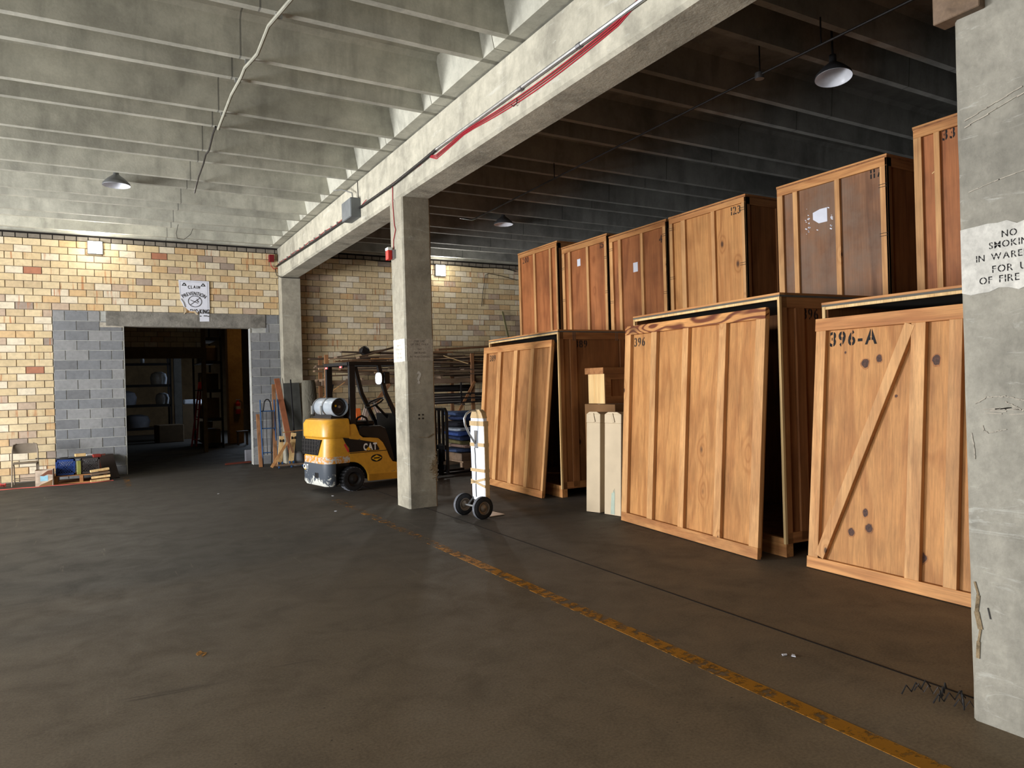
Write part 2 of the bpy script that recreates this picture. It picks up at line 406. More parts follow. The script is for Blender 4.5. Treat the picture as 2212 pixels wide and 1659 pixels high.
# last strip up to the brick wall
MB().bx(XL, 3.6, 16.80, 16.93, 4.93, 5.42).bx(3.95, 12.6, 16.80, 16.93, 4.93, 5.42).build('ceiling_edge_strip', M['ceil'], cl)

# beam + columns
BX0, BX1, BZ = 3.57, 3.985, 4.238
bm_ = MB().prism([(BX0+.03, BZ), (BX1-.03, BZ), (BX1, BZ+.03), (BX1, 4.915), (BX0, 4.915), (BX0, BZ+.03)], lambda a, b, d: (a, d, b), -6.5, 16.93)
beam = bm_.build('concrete_beam', M['beam']); tag(beam, 'long concrete beam running overhead on the row of columns', 'beam', kind='structure')
def column(x0, x1, y0, y1, z1, mat, label, ch=.02, dents=()):
    poly = [(x0+ch, y0), (x1-ch, y0), (x1, y0+ch), (x1, y1-ch), (x1-ch, y1), (x0+ch, y1), (x0, y1-ch), (x0, y0+ch)]
    rings = []; nz = 26
    rnd = random.Random(len(label))
    for i in range(nz+1):
        z = z1*i/nz; j = lambda: rnd.uniform(-.0014, .0014)
        rings.append([(a+(j() if 0 < i < nz else 0), b+(j() if 0 < i < nz else 0), z) for a, b in poly])
    o = MB().loft(rings).build('concrete_column', mat, smooth=False)
    tag(o, label, 'column', kind='structure'); return o
col = column(3.57, 3.985, 9.10, 9.565, BZ-.001, M['column'], 'free-standing square concrete column beside the forklift')
pil = column(3.55, 3.99, 1.30, 1.885, 4.5, M['pillar'], 'nearest scuffed concrete pillar at the right edge of the frame')
pls = column(3.57, 4.0, 16.62, 16.93, BZ-.001, M['column'], 'concrete pilaster against the brick wall under the beam end', .008)
for (y0, y1, z0, z1) in ((1.74, 1.95, 3.315, 3.62),):
    MB().bx(3.50, 3.60, y0, y1, z0, z1).build('wooden_pad', M['lumber'], pil, bevel=.004, label='brown wooden pad on the pillar corner')
# painted bands with stencilled words on the pillars
def plane_fn(o, a, b):
    o, a, b = Vector(o), Vector(a), Vector(b)
    return lambda x, y: tuple(o+a*x+b*y)
def ragged(y0, y1, z0, z1, fn, rnd, n=14, amp=.012):
    top = [(y0+(y1-y0)*i/n, z1+rnd.uniform(-amp, amp)) for i in range(n+1)]
    bot = [(y0+(y1-y0)*i/n, z0+rnd.uniform(-amp, amp)) for i in range(n+1)]
    mb = MB()
    mb.add([fn(*p) for p in bot]+[fn(*p) for p in top], [(i, i+1, n+2+i, n+1+i) for i in range(n)]); return mb
rnd = random.Random(5)
ragged(-1.875, -1.31, 2.02, 2.318, lambda a, z: (3.5475, -a, z), rnd).build('painted_band', M['whitepaint'], pil, label='white painted band with stencilled words')
for t, z, h, yc in (('NO', 2.255, .030, 1.665), ('SMOKING', 2.210, .030, 1.655), ('IN WAREHOUSE', 2.158, .030, 1.640), ('FOR USE', 2.100, .032, 1.645), ('OF FIRE ONLY', 2.053, .032, 1.635)):
    text_mb(t, h, .008, True, .95, .14, plane_fn((3.5468, yc, z), (0, -1, 0), (0, 0, 1)), True, .5).build('stencilled_words', M['ink'], pil)
rnd = random.Random(6)
# white chalk-like scuffs on the pillar
for pts in ([(1.83, 1.50), (1.78, 1.53), (1.70, 1.535), (1.62, 1.515)], [(1.70, 1.508), (1.66, 1.49), (1.63, 1.47)], [(1.80, 1.40), (1.795, 1.375), (1.775, 1.365), (1.70, 1.385)], [(1.85, 1.36), (1.84, 1.30), (1.838, 1.24)],
            [(1.84, 2.83), (1.74, 2.86), (1.6, 2.90)], [(1.84, 2.80), (1.7, 2.84), (1.5, 2.9)], [(1.83, 2.49), (1.7, 2.52), (1.55, 2.54)]):
    mb = MB()
    for a, b in zip(pts, pts[1:]):
        for q in range(7):
            t0, t1 = q/7-.02, (q+1)/7+.02
            j = rnd.uniform(-.002, .002)
            xx = 3.5476+.0002*(q % 2)
            mb.bar((xx, a[0]+(b[0]-a[0])*t0, a[1]+(b[1]-a[1])*t0+j), (xx, a[0]+(b[0]-a[0])*t1, a[1]+(b[1]-a[1])*t1+j), .003, rnd.uniform(.002, .006), (1, 0, 0))
    mb.build('paint_scuff', M['whitepaint2'], pil)
mb = MB()
for i in range(9):
    y, z = 1.80-.015*i+rnd.uniform(-.01, .01), 1.47+rnd.uniform(-.02, .02); mb.bar((3.5478, y, z), (3.5478, y-.07, z+rnd.uniform(-.01, .012)), .003, .005, (1, 0, 0))
mb.build('paint_scuff', M['whitepaint2'], pil)
for k_, pts in enumerate((((1.855, .66), (1.84, .60), (1.85, .52), (1.835, .44), (1.845, .38), (1.85, .30)), ((1.62, .56), (1.56, .535)), ((1.64, .50), (1.57, .475), (1.52, .48)), ((1.80, .55), (1.79, .50)))):
    mb = MB()
    for q, (a, b) in enumerate(zip(pts, pts[1:])): xx = 3.5477+.0002*(q % 2); mb.bar((xx, a[0], a[1]), (xx, b[0], b[1]), .003, (.016, .01, .010, .008)[k_]*(.6+.4*(q % 3)), (1, 0, 0))
    mb.build('dark_gouge', M['rubble'] if k_ == 0 else M['darkgouge'], pil)
# column bands
rnd = random.Random(9)
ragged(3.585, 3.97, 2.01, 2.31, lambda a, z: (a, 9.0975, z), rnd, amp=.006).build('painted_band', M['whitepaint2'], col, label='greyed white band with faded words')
ragged(9.115, 9.55, 2.005, 2.315, lambda a, z: (3.5675, a, z), rnd, amp=.003).build('painted_band', M['whitepaint'], col, label='bright white band with faint words')
for t, z in (('FOR USE', 2.262), ('OF FIRE ONLY', 2.22), ('NO', 2.155), ('SMOKING', 2.105), ('IN WAREHOUSE', 2.052)):
    text_mb(t, .026, .005, True, .95, .14, plane_fn((3.775, 9.0968, z), (1, 0, 0), (0, 0, 1)), True, .5).build('stencilled_words', M['ink_faint'], col)
for t, z in (('NO', 2.262), ('SMOKING', 2.22), ('IN WAREHOUSE', 2.165), ('FOR USE', 2.105), ('OF FIRE ONLY', 2.05)):
    text_mb(t, .022, .003, True, .95, .14, plane_fn((3.5668, 9.33, z), (0, -1, 0), (0, 0, 1)), True, .5).build('stencilled_words', plain('ghost_ink', (168, 164, 156), .9), col)
text_mb('?', .16, .03, False, 1, .1, plane_fn((3.72, 9.0962, 1.70), (1, 0, 0), (0, 0, 1))).build('painted_question_mark', M['whitepaint'], col)
mb = MB()                                                           # broken-out patch of aggregate at the foot
for i in range(420):
    z = .53+rnd.gauss(0, .075); x = 3.988-abs(rnd.gauss(0, .045))*(1.2-abs(z-.53)*4)
    s = rnd.uniform(.003, .010); q = Matrix.Rotation(rnd.uniform(0, 6), 3, Vector((rnd.random()+.1, rnd.random(), rnd.random())))
    mb.add([Vector((x, 9.099, z))+q @ Vector(v_)*s for v_ in ((1, 0, 0), (-1, 0, 0), (0, 1, 0), (0, -1, 0), (0, 0, 1.2), (0, 0, -1))], [(0, 2, 4), (2, 1, 4), (1, 3, 4), (3, 0, 4), (2, 0, 5), (1, 2, 5), (3, 1, 5), (0, 3, 5)])
mb.build('broken_concrete_patch', M['rubble'], col, kind='stuff')
for dx in (0, .055):
    for dz in (0, .05): MB().lathe((3.74+dx, 9.0965, 1.22+dz), (0, 1, 0), [(0, .0), (0, .012), (.01, .012)], 10).build('anchor_hole', M['black'], col)
MB().bar((3.72, 9.092, .965), (3.86, 9.092, .955), .006, .006, (0, 1, 0)).bar((3.86, 9.092, .955), (3.94, 9.092, 1.0), .006, .012, (0, 1, 0)).build('crack', M['rubble'], col)

# walls ------------------------------------------------------------
bmesh_brick = None
def brick_proto(name, w, h, mat, d=.02, c=.004):
    x, z = w/2, h/2
    vs = [(-x, 0, -z), (x, 0, -z), (x, 0, z), (-x, 0, z), (-x+c, -d, -z+c), (x-c, -d, -z+c), (x-c, -d, z-c), (-x+c, -d, z-c)]
    me = bpy.data.meshes.new(name)
    me.from_pydata(vs, [], [(4, 5, 6, 7), (0, 1, 5, 4), (1, 2, 6, 5), (2, 3, 7, 6), (3, 0, 4, 7)]); me.materials.append(mat)
    return me, vs
def lay(parent, name, x0, x1, z0, z1, w, h, mat, off, holes, seen, j=.008, stuff=None, yface=Yw, rnd=random.Random(3), limit=300, bond=.5):
    cache = {}; n = 0; k = 0; z = z0; rest = MB()
    while z < z1-1e-4:
        hh = min(h, z1-z); xs = x0-((off+(bond if k % 2 else 0)) % 1)*w
        while xs < x1-1e-4:
            a, b = max(xs, x0), min(xs+w, x1); xs += w
            segs = [(a, b)]
            for (hx0, hx1, hz0, hz1) in holes:
                if z+hh/2 > hz0 and z+hh/2 < hz1:
                    ns = []
                    for (p, q) in segs:
                        if q <= hx0 or p >= hx1: ns.append((p, q))
                        else:
                            if p < hx0: ns.append((p, hx0))
                            if q > hx1: ns.append((hx1, q))
                    segs = ns
            for (p, q) in segs:
                if q-p < .03: continue
                ww = round(q-p-j, 3); key = (ww, round(hh-j, 3))
                if key not in cache: cache[key] = brick_proto(name, ww, hh-j, mat)
                me, vs = cache[key]; cx, cz = (p+q)/2, z+hh/2; dy = rnd.uniform(-.002, .003)
                if seen(cx, cz) and n < limit:
                    o = bpy.data.objects.new(name, me); C.objects.link(o); o.parent = parent; o.location = (cx, yface+dy, cz); n += 1
                else:
                    rest.add([(v[0]+cx, v[1]+yface+dy, v[2]+cz) for v in vs], [(4, 5, 6, 7), (0, 1, 5, 4), (1, 2, 6, 5), (2, 3, 7, 6), (3, 0, 4, 7)])
        z += hh; k += 1
    if rest.v: rest.build(stuff or name+'_field', mat, parent, kind='stuff')
DX0, DX1, DZ = .406, 2.93, 3.08
wl = MB().bx(XL, -.83, Yw, Yw+.2, 0, 5.0).bx(-.83, DX0, Yw, Yw+.2, 0, 5).bx(DX1, 3.6, Yw, Yw+.2, 0, 5).bx(DX0, DX1, Yw, Yw+.2, DZ, 5).build('wall_back_left', M['mortar'], kind='structure')
CO = .1408
nb = 34; z0b = 4.80-nb*CO
lay(wl, 'buff_brick', XL, 3.57, z0b, 4.80, .3015, CO, M['brick'], .62,
    [(-.83, 3.6, -1, 3.39-.01)], lambda x, z: x > -1.9)
MB().bx(XL, 3.57, Yw-.003, Yw, 4.795, 4.93).build('dark_joint_bed', M['joint'], wl)
lay(wl, 'thin_top_brick', XL, 3.57, 4.80, 4.90, .205, .1, M['mortar'], .1, [], lambda x, z: x > -1.8, j=.012, yface=Yw+.012)
MB().bx(-.83, .40, Yw-.008, Yw, 0, 3.39).bx(2.93, 3.57, Yw-.008, Yw, 0, 3.39).build('block_joint_bed', M['mortar_l'], wl)
lay(wl, 'cinder_block', -.83, DX0, 0, 3.38, .405, .1988, M['block'], .5, [(.094, 3, 3.1, 9), (-.01, 3, 3.19, 9)], lambda x, z: True, yface=Yw-.001)
lay(wl, 'cinder_block', DX1, 3.57, 0, 3.38, .405, .1988, M['block'], .5, [(0, 3.25, 3.08, 9)], lambda x, z: True, yface=Yw-.001)
# lintel, slightly ragged lower edge
rnd = random.Random(12); n = 40; xs = [.094+(3.253-.094)*i/n for i in range(n+1)]
poly = [(x, DZ+(rnd.uniform(0, .014) if DX0 < x < DX1 else rnd.uniform(0, .02))) for x in xs]+[(x, 3.392+rnd.uniform(-.008, .006)) for x in reversed(xs)]
lt = MB().prism(poly, lambda a, b, d: (a, d, b), Yw-.035, Yw+.2).build('door_lintel', M['lintel'], wl, label='rough grey concrete lintel over the opening')
MB().bx(-.02, .42, Yw-.024, Yw-.02, 3.06, 3.16).build('mortar_smear', M['whitepaint2'], wl)
MB().bx(DX1-.012, DX1, Yw-.02, Yw+.21, 0, DZ).build('jamb_edge', M['mortar_l'], wl)
MB().bx(DX0, DX0+.012, Yw-.02, Yw+.21, 0, DZ).build('jamb_edge', M['mortar_l'], wl)

wr = MB().bx(3.9, 13, Yw, Yw+.2, 0, 5.0).build('wall_back_right', M['mortar'], kind='structure')
lay(wr, 'buff_brick', 4.0, 12.8, z0b, 4.80, .3235, CO, M['brick'], .4, [], lambda x, z: x < 9.9 and (z > 1.5) and not (5.3 < x < 6.1 and z < 4.3))
MB().bx(4.0, 12.6, Yw-.003, Yw, 4.795, 4.93).build('dark_joint_bed', M['joint'], wr)
lay(wr, 'thin_top_brick', 4.0, 12.8, 4.80, 4.90, .205, .1, M['mortar'], .1, [], lambda x, z: x < 9.5, j=.012, yface=Yw+.012)

# other walls (out of the frame, with the open dock doors on the left)
mb = MB(); e = -6.5
for a, b in DOCKS: mb.bx(XL-.2, XL, e, a, 0, 5.5); mb.bx(XL-.2, XL, a, b, 3.2, 5.5); e = b
mb.bx(XL-.2, XL, e, 17.1, 0, 5.5)
mb.build('wall_left', M['plainwall'], kind='structure')
MB().bx(12.6, 12.8, -6.5, 17.1, 0, 5.5).build('wall_right', M['plainwall'], kind='structure')
MB().bx(XL, 12.8, -6.7, -6.5, 0, 5.5).build('wall_front', M['plainwall'], kind='structure')

# room beyond the doorway
M['dimwall'] = concrete('far_room_wall', (120, 96, 66), .7, 1)
wf = MB().bx(-5, .45, 21.5, 21.7, 0, 4.4).bx(.45, 2.42, 21.5, 21.7, 2.62, 4.4).bx(2.42, 2.52, 21.5, 21.7, 0, 4.4).build('wall_far_room', M['dimwall'], kind='structure')
lay(wf, 'buff_brick', -.6, 2.4, 2.92, 4.3, .32, .141, M['brick'], 0, [], lambda x, z: x > .2, yface=21.5)
MB().bx(-5, 12, 33, 33.2, 0, 4.4).bx(-5.2, -5, 17.1, 33, 0, 4.4).bx(12, 12.2, 17.1, 33, 0, 4.4).build('wall_far_back', M['dimwall'], kind='structure')
MB().bx(-5, 12, 17.1, 33, 4.4, 4.55).build('ceiling_far_room', M['ceil'], kind='structure')
M['ochre'] = concrete('ochre_painted_concrete', (150, 112, 60), .8, 2)
c2_ = MB().bx(3.50, 3.94, 24.40, 24.85, 0, 4.4).build('ochre_column', M['ochre'], bevel=.01); tag(c2_, 'ochre painted column beyond the doorway carrying the extinguisher', 'column', kind='structure')
c3_ = MB().bx(2.22, 2.46, 28.0, 28.3, 0, 4.4).build('grey_column', M['plainwall']); tag(c3_, 'bluish grey column deep in the far room', 'column', kind='structure')

# ------------------------------------------------------------------ storage crates
# local axes: x goes back into the crate, y runs along the front from the near corner, z up
def crate(label, loc, yaw, Wd, D, H, skid=.0, front=None, front_sheet='ply_r', open_front=False, side_battens=(), number=None, npos=None, nh=.11,
          rail=.10, stile=.08, group=None, side_number=None, lid_over=.0, straps=(), light_edge=False, right_stile=True, name='storage_crate', nside=None):
    t = thing(name, label, 'crate', loc, -yaw, group)
    z0 = skid
    if skid:
        for x in (.0, D/2-.045, D-.09):
            MB().bx(x, x+.09, 0, Wd, 0, skid).build('skid', M['pine_h'], t, bevel=.003)
    MB().bx(.02, D-.02, .02, Wd-.02, z0, z0+.03).build('floor_board', M['ply_side'], t)
    th = .018
    # the four walls
    MB().bx(.02, D-.02, .024, .024+th, z0+.03, H-.03).build('side_sheet', M['ply_side'], t)
    MB().bx(.02, D-.02, Wd-.024-th, Wd-.024, z0+.03, H-.03).build('side_sheet', M['ply_side'], t)
    MB().bx(D-.024-th, D-.024, .042, Wd-.042, z0+.03, H-.03).build('back_sheet', M['ply_side'], t)
    # roof
    MB().bx(-.002-lid_over, D+.002, -.004, Wd+.004, H-.03, H-.012).build('roof_sheet', M['ply_side'] if not open_front else M['inside'], t)
    MB().bx(-.004-lid_over, .06, -.006, Wd+.006, H-.012, H+.008).build('roof_edge_board', M['pine_h'], t, bevel=.002)
    if open_front:
        MB().bx(.0-lid_over*.3, .03, .0, Wd, H-.055, H-.03).build('roof_edge_cleat', M['pine_light'], t, bevel=.002)
    MB().bx(.06, D, -.006, .06, H-.012, H+.008).build('roof_edge_board', M['pine_x'], t, bevel=.002)
    # near side framing
    for (a, b) in side_battens:
        MB().bx(a, b, .0, .024, z0+.02, H-.13).build('batten', M['ply_side'], t, bevel=.002)
        MB().bx(a, b, Wd-.024, Wd, z0+.02, H-.13).build('batten', M['ply_side'], t, bevel=.002)
    MB().bx(.02, D, .0, .024, H-.13, H-.03).build('side_rail', M['pine_x'], t, bevel=.002)
    MB().bx(.02, D, .0, .024, z0, z0+.10).build('side_rail', M['pine_x'], t, bevel=.002)
    MB().bx(.0, .09, .0, .022, z0, H-.03).build('corner_board', M['ply_side'], t, bevel=.002)
    MB().bx(D-.09, D, .0, .024, z0, H-.03).build('corner_board', M['ply_side'], t, bevel=.002)
    if open_front:                                            # bare ply edges round the opening
        for y in (-.002, Wd-.03): MB().bx(-.004, .022, y, y+.026 if y < 0 else Wd, z0, H-.03).build('edge_strip', M['pine_light'], t)
        MB().bx(.0, .04, .03, Wd-.03, z0, z0+.05).build('sill', M['pine_h'], t, bevel=.002)
    else:
        MB().bx(.036, .05, .03, Wd-.03, z0, H-.03).build('front_sheet', M[front_sheet], t)
        fl = [(0, stile)]+list(front or ())+([(Wd-stile, Wd)])
        MB().bx(.0, .038, .0, Wd, H-.03-rail, H-.012).build('front_rail', M['pine_h'], t, bevel=.002)
        MB().bx(.0, .038, .0, Wd, z0, z0+rail).build('front_rail', M['pine_h'], t, bevel=.002)
        for (a, b) in fl:
            MB().bx(.0, .0375, a, b, z0+rail, H-.03-rail).build('batten', M['pine_v'], t, bevel=.002)
        if light_edge: pass
    if number:
        text_mb(number, nh, .02, True, .82, .13, plane_fn((.0348 if not open_front else 0, npos[0], npos[1]), (0, -1, 0), (0, 0, 1))).build('stencilled_number', M['ink'], t)
    if side_number:
        text_mb(side_number[0], side_number[3], .02, True, .85, .13, plane_fn((side_number[1], .0225, side_number[2]), (1, 0, 0), (0, 0, 1))).build('stencilled_number', M['ink'], t)
    for x in straps:
        MB().bx(x, x+.012, -.002, -.0005, H-.15, H-.01).bx(x+.03, x+.042, -.002, -.0005, H-.15, H-.01).build('metal_clip', M['strap'], t)
    return t

# lower row, fronts taken off
A = crate('big open crate 389 with its front off, farthest of the floor crates', (5.70, 8.58, 0), .05, 2.33, 1.5, 2.415, skid=.12, open_front=True,
          side_battens=[(.20, .31), (1.08, 1.16)], side_number=('389', .30, 2.165, .105), straps=(.25, 1.0))
B = crate('big open crate 396 behind the leaning 396 panel', (5.38, 4.438, 0), .075, 2.28, 1.5, 2.415, skid=.12, open_front=True,
          side_battens=[(.20, .31), (1.08, 1.16)], side_number=('396', .315, 2.185, .10))
D_ = crate('open crate behind the leaning 396-A panel', (5.46, 1.85, 0), .01, 2.22, 1.5, 2.28, skid=.12, open_front=True, side_battens=[(.4, .5)])
# bric-a-brac glimpsed inside 396: a grey-green tarp
# second row behind, carrying the numbered crates
for i, y0 in enumerate((2.95, 4.75, 6.70, 8.35, 9.92, 11.44)):
    crate(('floor crate of the hidden back row nearest the camera, under the tallest upper crate', 'floor crate of the hidden back row under the weathered brown upper crate', 'floor crate of the hidden back row under the warm orange upper crate', 'floor crate of the hidden back row under the white-tagged upper crate', 'floor crate of the hidden back row under the pale-tagged red upper crate', 'floor crate of the hidden back row farthest back, under the last upper crate')[i], (7.64, y0, 0), 0, 1.50, 1.46, 2.40, skid=.12,
          front=[(.5, .58), (1.0, 1.08)], group=None)
def up(num, y0, y1, ztop, bats, label, sheet, rail=.10, st=.08, np_=None, nh=.11, side=((.62, .70),)):
    Z0 = 2.408
    return crate(label, (7.65, y0, Z0), 0, y1-y0, 1.42, ztop-Z0, front=[(a-y0, b-y0) for a, b in bats], front_sheet=sheet, rail=rail, stile=st,
                 number=num, npos=(np_[0]-y0, np_[1]-Z0), nh=nh, side_battens=side, group=None)
U200 = up('200', 11.465, 12.95, 4.385, [(11.703, 11.762), (12.287, 12.359)], 'upper crate 200, farthest of the stacked row', 'ply_r', .07, .075, (12.82, 4.165), .115)
U155 = up('155', 9.908, 11.316, 4.22, [(10.465, 10.534), (11.035, 11.109)], 'upper crate 155 with a pale paper tag on red ply', 'ply_r', .09, .085, (10.15, 4.01), .115)
U40 = up('40', 8.409, 9.85, 4.147, [(8.972, 9.034), (9.537, 9.608)], 'upper crate 40 with a white paper tag near its middle batten', 'ply_r', .07, .09, (8.61, 3.82), .115)
U123 = up('123', 6.832, 8.345, 4.152, [(7.403, 7.471), (8.0, 8.089)], 'upper crate 123 with warm orange boards', 'ply_o', .07, .07, (7.12, 3.93), .11)
U117 = up('117', 4.811, 6.306, 4.106, [(5.405, 5.471), (5.998, 6.066)], 'upper crate 117 with weathered brown sheets and a torn white tag', 'ply_g', .09, .085, (5.03, 3.89), .115)
U33 = up('33', 2.90, 4.504, 4.294, [(3.5, 3.57), (4.228, 4.289)], 'tallest upper crate, numbered 33, half hidden by the near pillar', 'ply_r', .09, .085, (4.215, 4.075), .115)
def tagpaper(par, yc, zc, w, h, torn=False):
    L = par.location; y = yc-L.y; z = zc-L.z
    poly = [(-w/2, -h/2), (w/2, -h/2), (w/2, h/2), (-w/2, h/2)] if not torn else [(-w/2, -h/2), (w*.1, -h*.5), (w/2, -h*.15), (w/2, h*.35), (0, h/2), (-w/2, h*.5)]
    MB().prism(poly, lambda a, b, d: (d, y+a, z+b), .0325, .0352).build('paper_tag', M['paper'], par, label='white paper tag')
tagpaper(U155, 10.805, 3.865, .10, .13); tagpaper(U40, 9.20, 3.53, .115, .155); tagpaper(U117, 5.70, 3.61, .20, .17, True)
mb = MB(); rnd = random.Random(4); L = U117.location
for _ in range(26):
    y = 5.70+rnd.choice((-.15, .17, .17, .02))+rnd.uniform(-.03, .03); z = 3.61+rnd.uniform(-.22, .14); s = rnd.uniform(.004, .014)
    mb.bar((.0345, y-L.y, z-L.z), (.0345, y-L.y+s*2, z-L.z+s), .002, s, (1, 0, 0))
mb.build('torn_tape_scraps', M['paper'], U117, kind='stuff')
tagL = U33.location
MB().bar((.034, 4.33-tagL.y, 3.76-tagL.z), (.034, 4.285-tagL.y, 3.79-tagL.z), .003, .012, (1, 0, 0)).build('staple_scrap', M['pine_light'], U33)
# darker panel sheet of the 123 crate's left field, and black strap marks
for u, ys, zs in ((U123, (8.30, 6.9), (3.2, 3.95)), (U40, (9.80, 8.45), (3.0, 3.9)), (U117, (4.86,), (3.2, 3.75)), (U155, (11.28, 9.95), (3.2, 3.8))):
    L = u.location
    for y in ys:
        for z in zs:
            MB().bx(-.001, .0, y-.05-L.y, y+.05-L.y, z-L.z, z+.006-L.z).bx(-.001, .0, y-.05-L.y, y+.05-L.y, z+.03-L.z, z+.036-L.z).build('strap_mark', M['ink'], u)

# the removed fronts, leaning against their crates. u along the width from the near edge, v up
def lean_panel(label, BR, BL, TR, TL, stiles, rails, sheet, number, nu, nv, nh, diag=None, knots=(), rail_mat='pine_h'):
    BR, BL, TR, TL = map(Vector, (BR, BL, TR, TL))
    Wd = (BL-BR).length; H = (TR-BR).length
    nrm = (BL-BR).cross(TR-BR).normalized()
    if nrm.x > 0: nrm = -nrm
    t = thing('crate_front_panel', label, 'crate panel', tuple((BR+BL)/2))
    L = t.location.copy()
    lift = Vector((0, 0, .004))
    def fn(u, v, w):
        a, b = u/Wd, v/H
        return tuple(BR*(1-a)*(1-b)+BL*a*(1-b)+TR*(1-a)*b+TL*a*b+nrm*w-L+lift)
    def bld(mb, nm, mat, **k): return mb.map(fn).build(nm, mat, t, **k)
    def grid(u0, u1, v0, v1, w0, w1, n=6):
        mb = MB(); 
        for i in range(n):
            a, b = v0+(v1-v0)*i/n, v0+(v1-v0)*(i+1)/n
            mb.bx(u0, u1, a, b, w0, w1)
        return mb
    sh = MB(); NN = 10; sh.add([(.005+(Wd-.01)*i/NN, .02+(H-.04)*j/NN, w) for w in (0, .012) for i in range(NN+1) for j in range(NN+1)],
        [(o_+i*(NN+1)+j, o_+(i+1)*(NN+1)+j, o_+(i+1)*(NN+1)+j+1, o_+i*(NN+1)+j+1) for o_ in (0, (NN+1)**2) for i in range(NN) for j in range(NN)]+
        [(a, b, b+(NN+1)**2, a+(NN+1)**2) for k in range(NN) for a, b in ((k, k+1), (NN*(NN+1)+k, NN*(NN+1)+k+1), (k*(NN+1), (k+1)*(NN+1)), (k*(NN+1)+NN, (k+1)*(NN+1)+NN))])
    bld(sh, 'panel_sheet', M[sheet])
    def strip(u0, u1, v0, v1, w0, w1):
        mb = MB(); NN = 10; lg = (u1-u0) > (v1-v0); g = []
        for i in range(NN+1):
            t_ = i/NN; uu_ = (u0+(u1-u0)*t_) if lg else None; vv_ = (v0+(v1-v0)*t_) if not lg else None
            g.append([(uu_, v0, w0), (uu_, v1, w0), (uu_, v1, w1), (uu_, v0, w1)] if lg else [(u0, vv_, w0), (u1, vv_, w0), (u1, vv_, w1), (u0, vv_, w1)])
        return mb.loft(g)
    for (z0, z1) in rails: bld(strip(0, Wd, z0*H, z1*H, .012, .056), 'cross_rail', M[rail_mat if z0 > .5 else 'pine_h'], bevel=.002)
    r0, r1 = rails[0][1]*H, rails[1][0]*H
    for (a, b) in stiles: bld(strip(a*Wd, b*Wd, r0, r1, .012, .055), 'batten', M['pine_v'], bevel=.002)
    if diag:
        (u0, v0), (u1, v1), w = diag
        du, dv = (u1-u0)*Wd, (v1-v0)*H; l = math.hypot(du, dv); px, py = -dv/l*w/2, du/l*w/2
        poly = [(u0*Wd-px, v0*H-py), (u0*Wd+px, v0*H+py), (u1*Wd+px, v1*H+py), (u1*Wd-px, v1*H-py)]
        bld(MB().prism(poly, lambda a, b, d: (a, b, d), .012, .058), 'diagonal_brace', M['pine_v'], bevel=.002)
    for (u, v, ru, rv) in knots:
        for k_, nm, mt, w in ((1.3, 'knot_ring', 'knothalo', .0125), (1.0, 'knot', 'knot', .013)):
            rn = random.Random(int(u*1000+v*77)); n = 14
            pts = [(u*Wd+math.cos(q*6.283/n)*ru*k_*rn.uniform(.85, 1.15), v*H+math.sin(q*6.283/n)*rv*k_*rn.uniform(.85, 1.15)-(k_-1)*.01) for q in range(n)]
            if k_ > 1.5 and ru < .02: continue
            bld(MB().add([(a, b, w) for a, b in pts], [tuple(range(n))]), nm, M[mt])
    if number:
        tb = text_mb(number, nh, .025, True, .86, .14, lambda a, b: (nu*Wd-a, nv*H+b, .0135)); bld(tb, 'stencilled_number', M['ink'])
    return t
def fr(y0, y1, lst): return [((a-y0)/(y1-y0), (b-y0)/(y1-y0)) for a, b in lst]
lean_panel('tall plywood crate front 389 with four pale battens, leaning on the farthest floor crate', (5.473, 8.686, 0), (5.573, 10.886, 0), (5.665, 8.605, 2.269), (5.765, 10.897, 2.282),
           [(0, .025)]+fr(8.63, 10.83, [(9.115, 9.219), (9.633, 9.747), (10.18, 10.303), (10.719, 10.83)]), [(0, .045), (.955, 1)], 'ply_b', '389', .925, .897, .10)
lean_panel('wide plywood crate front 396 with a swirling pine top rail', (5.138, 4.509, 0), (5.345, 6.721, 0), (5.33, 4.50, 2.284), (5.50, 6.733, 2.293),
           fr(4.529, 6.632, [(4.529, 4.64), (5.01, 5.104), (5.543, 5.628), (6.055, 6.15), (6.526, 6.632)]), [(0, .045), (.955, 1)], 'ply_o', '396', .94, .895, .10, rail_mat='pine_swirl')
lean_panel('plywood crate front 396-A with a long diagonal brace and dark knots', (5.248, 1.90, 0), (5.293, 4.114, 0), (5.40, 1.89, 2.13), (5.445, 4.07, 2.135),
           fr(1.90, 4.07, [(1.90, 2.0), (2.40, 2.49), (2.835, 2.93), (3.103, 3.214), (3.965, 4.06)]), [(0, .045), (.95, 1)], 'ply_o', '396-A', .945, .888, .118,
           diag=((.945, .052), (.61, .948), .085),
           knots=[(.79, .815, .033, .036), (.735, .83, .026, .03), (.525, .815, .03, .04), (.905, .20, .026, .03), (.77, .25, .024, .034), (.825, .168, .028, .032), (.755, .195, .03, .032), (.555, .125, .032, .036), (.665, .69, .012, .012), (.875, .86, .010, .010)])

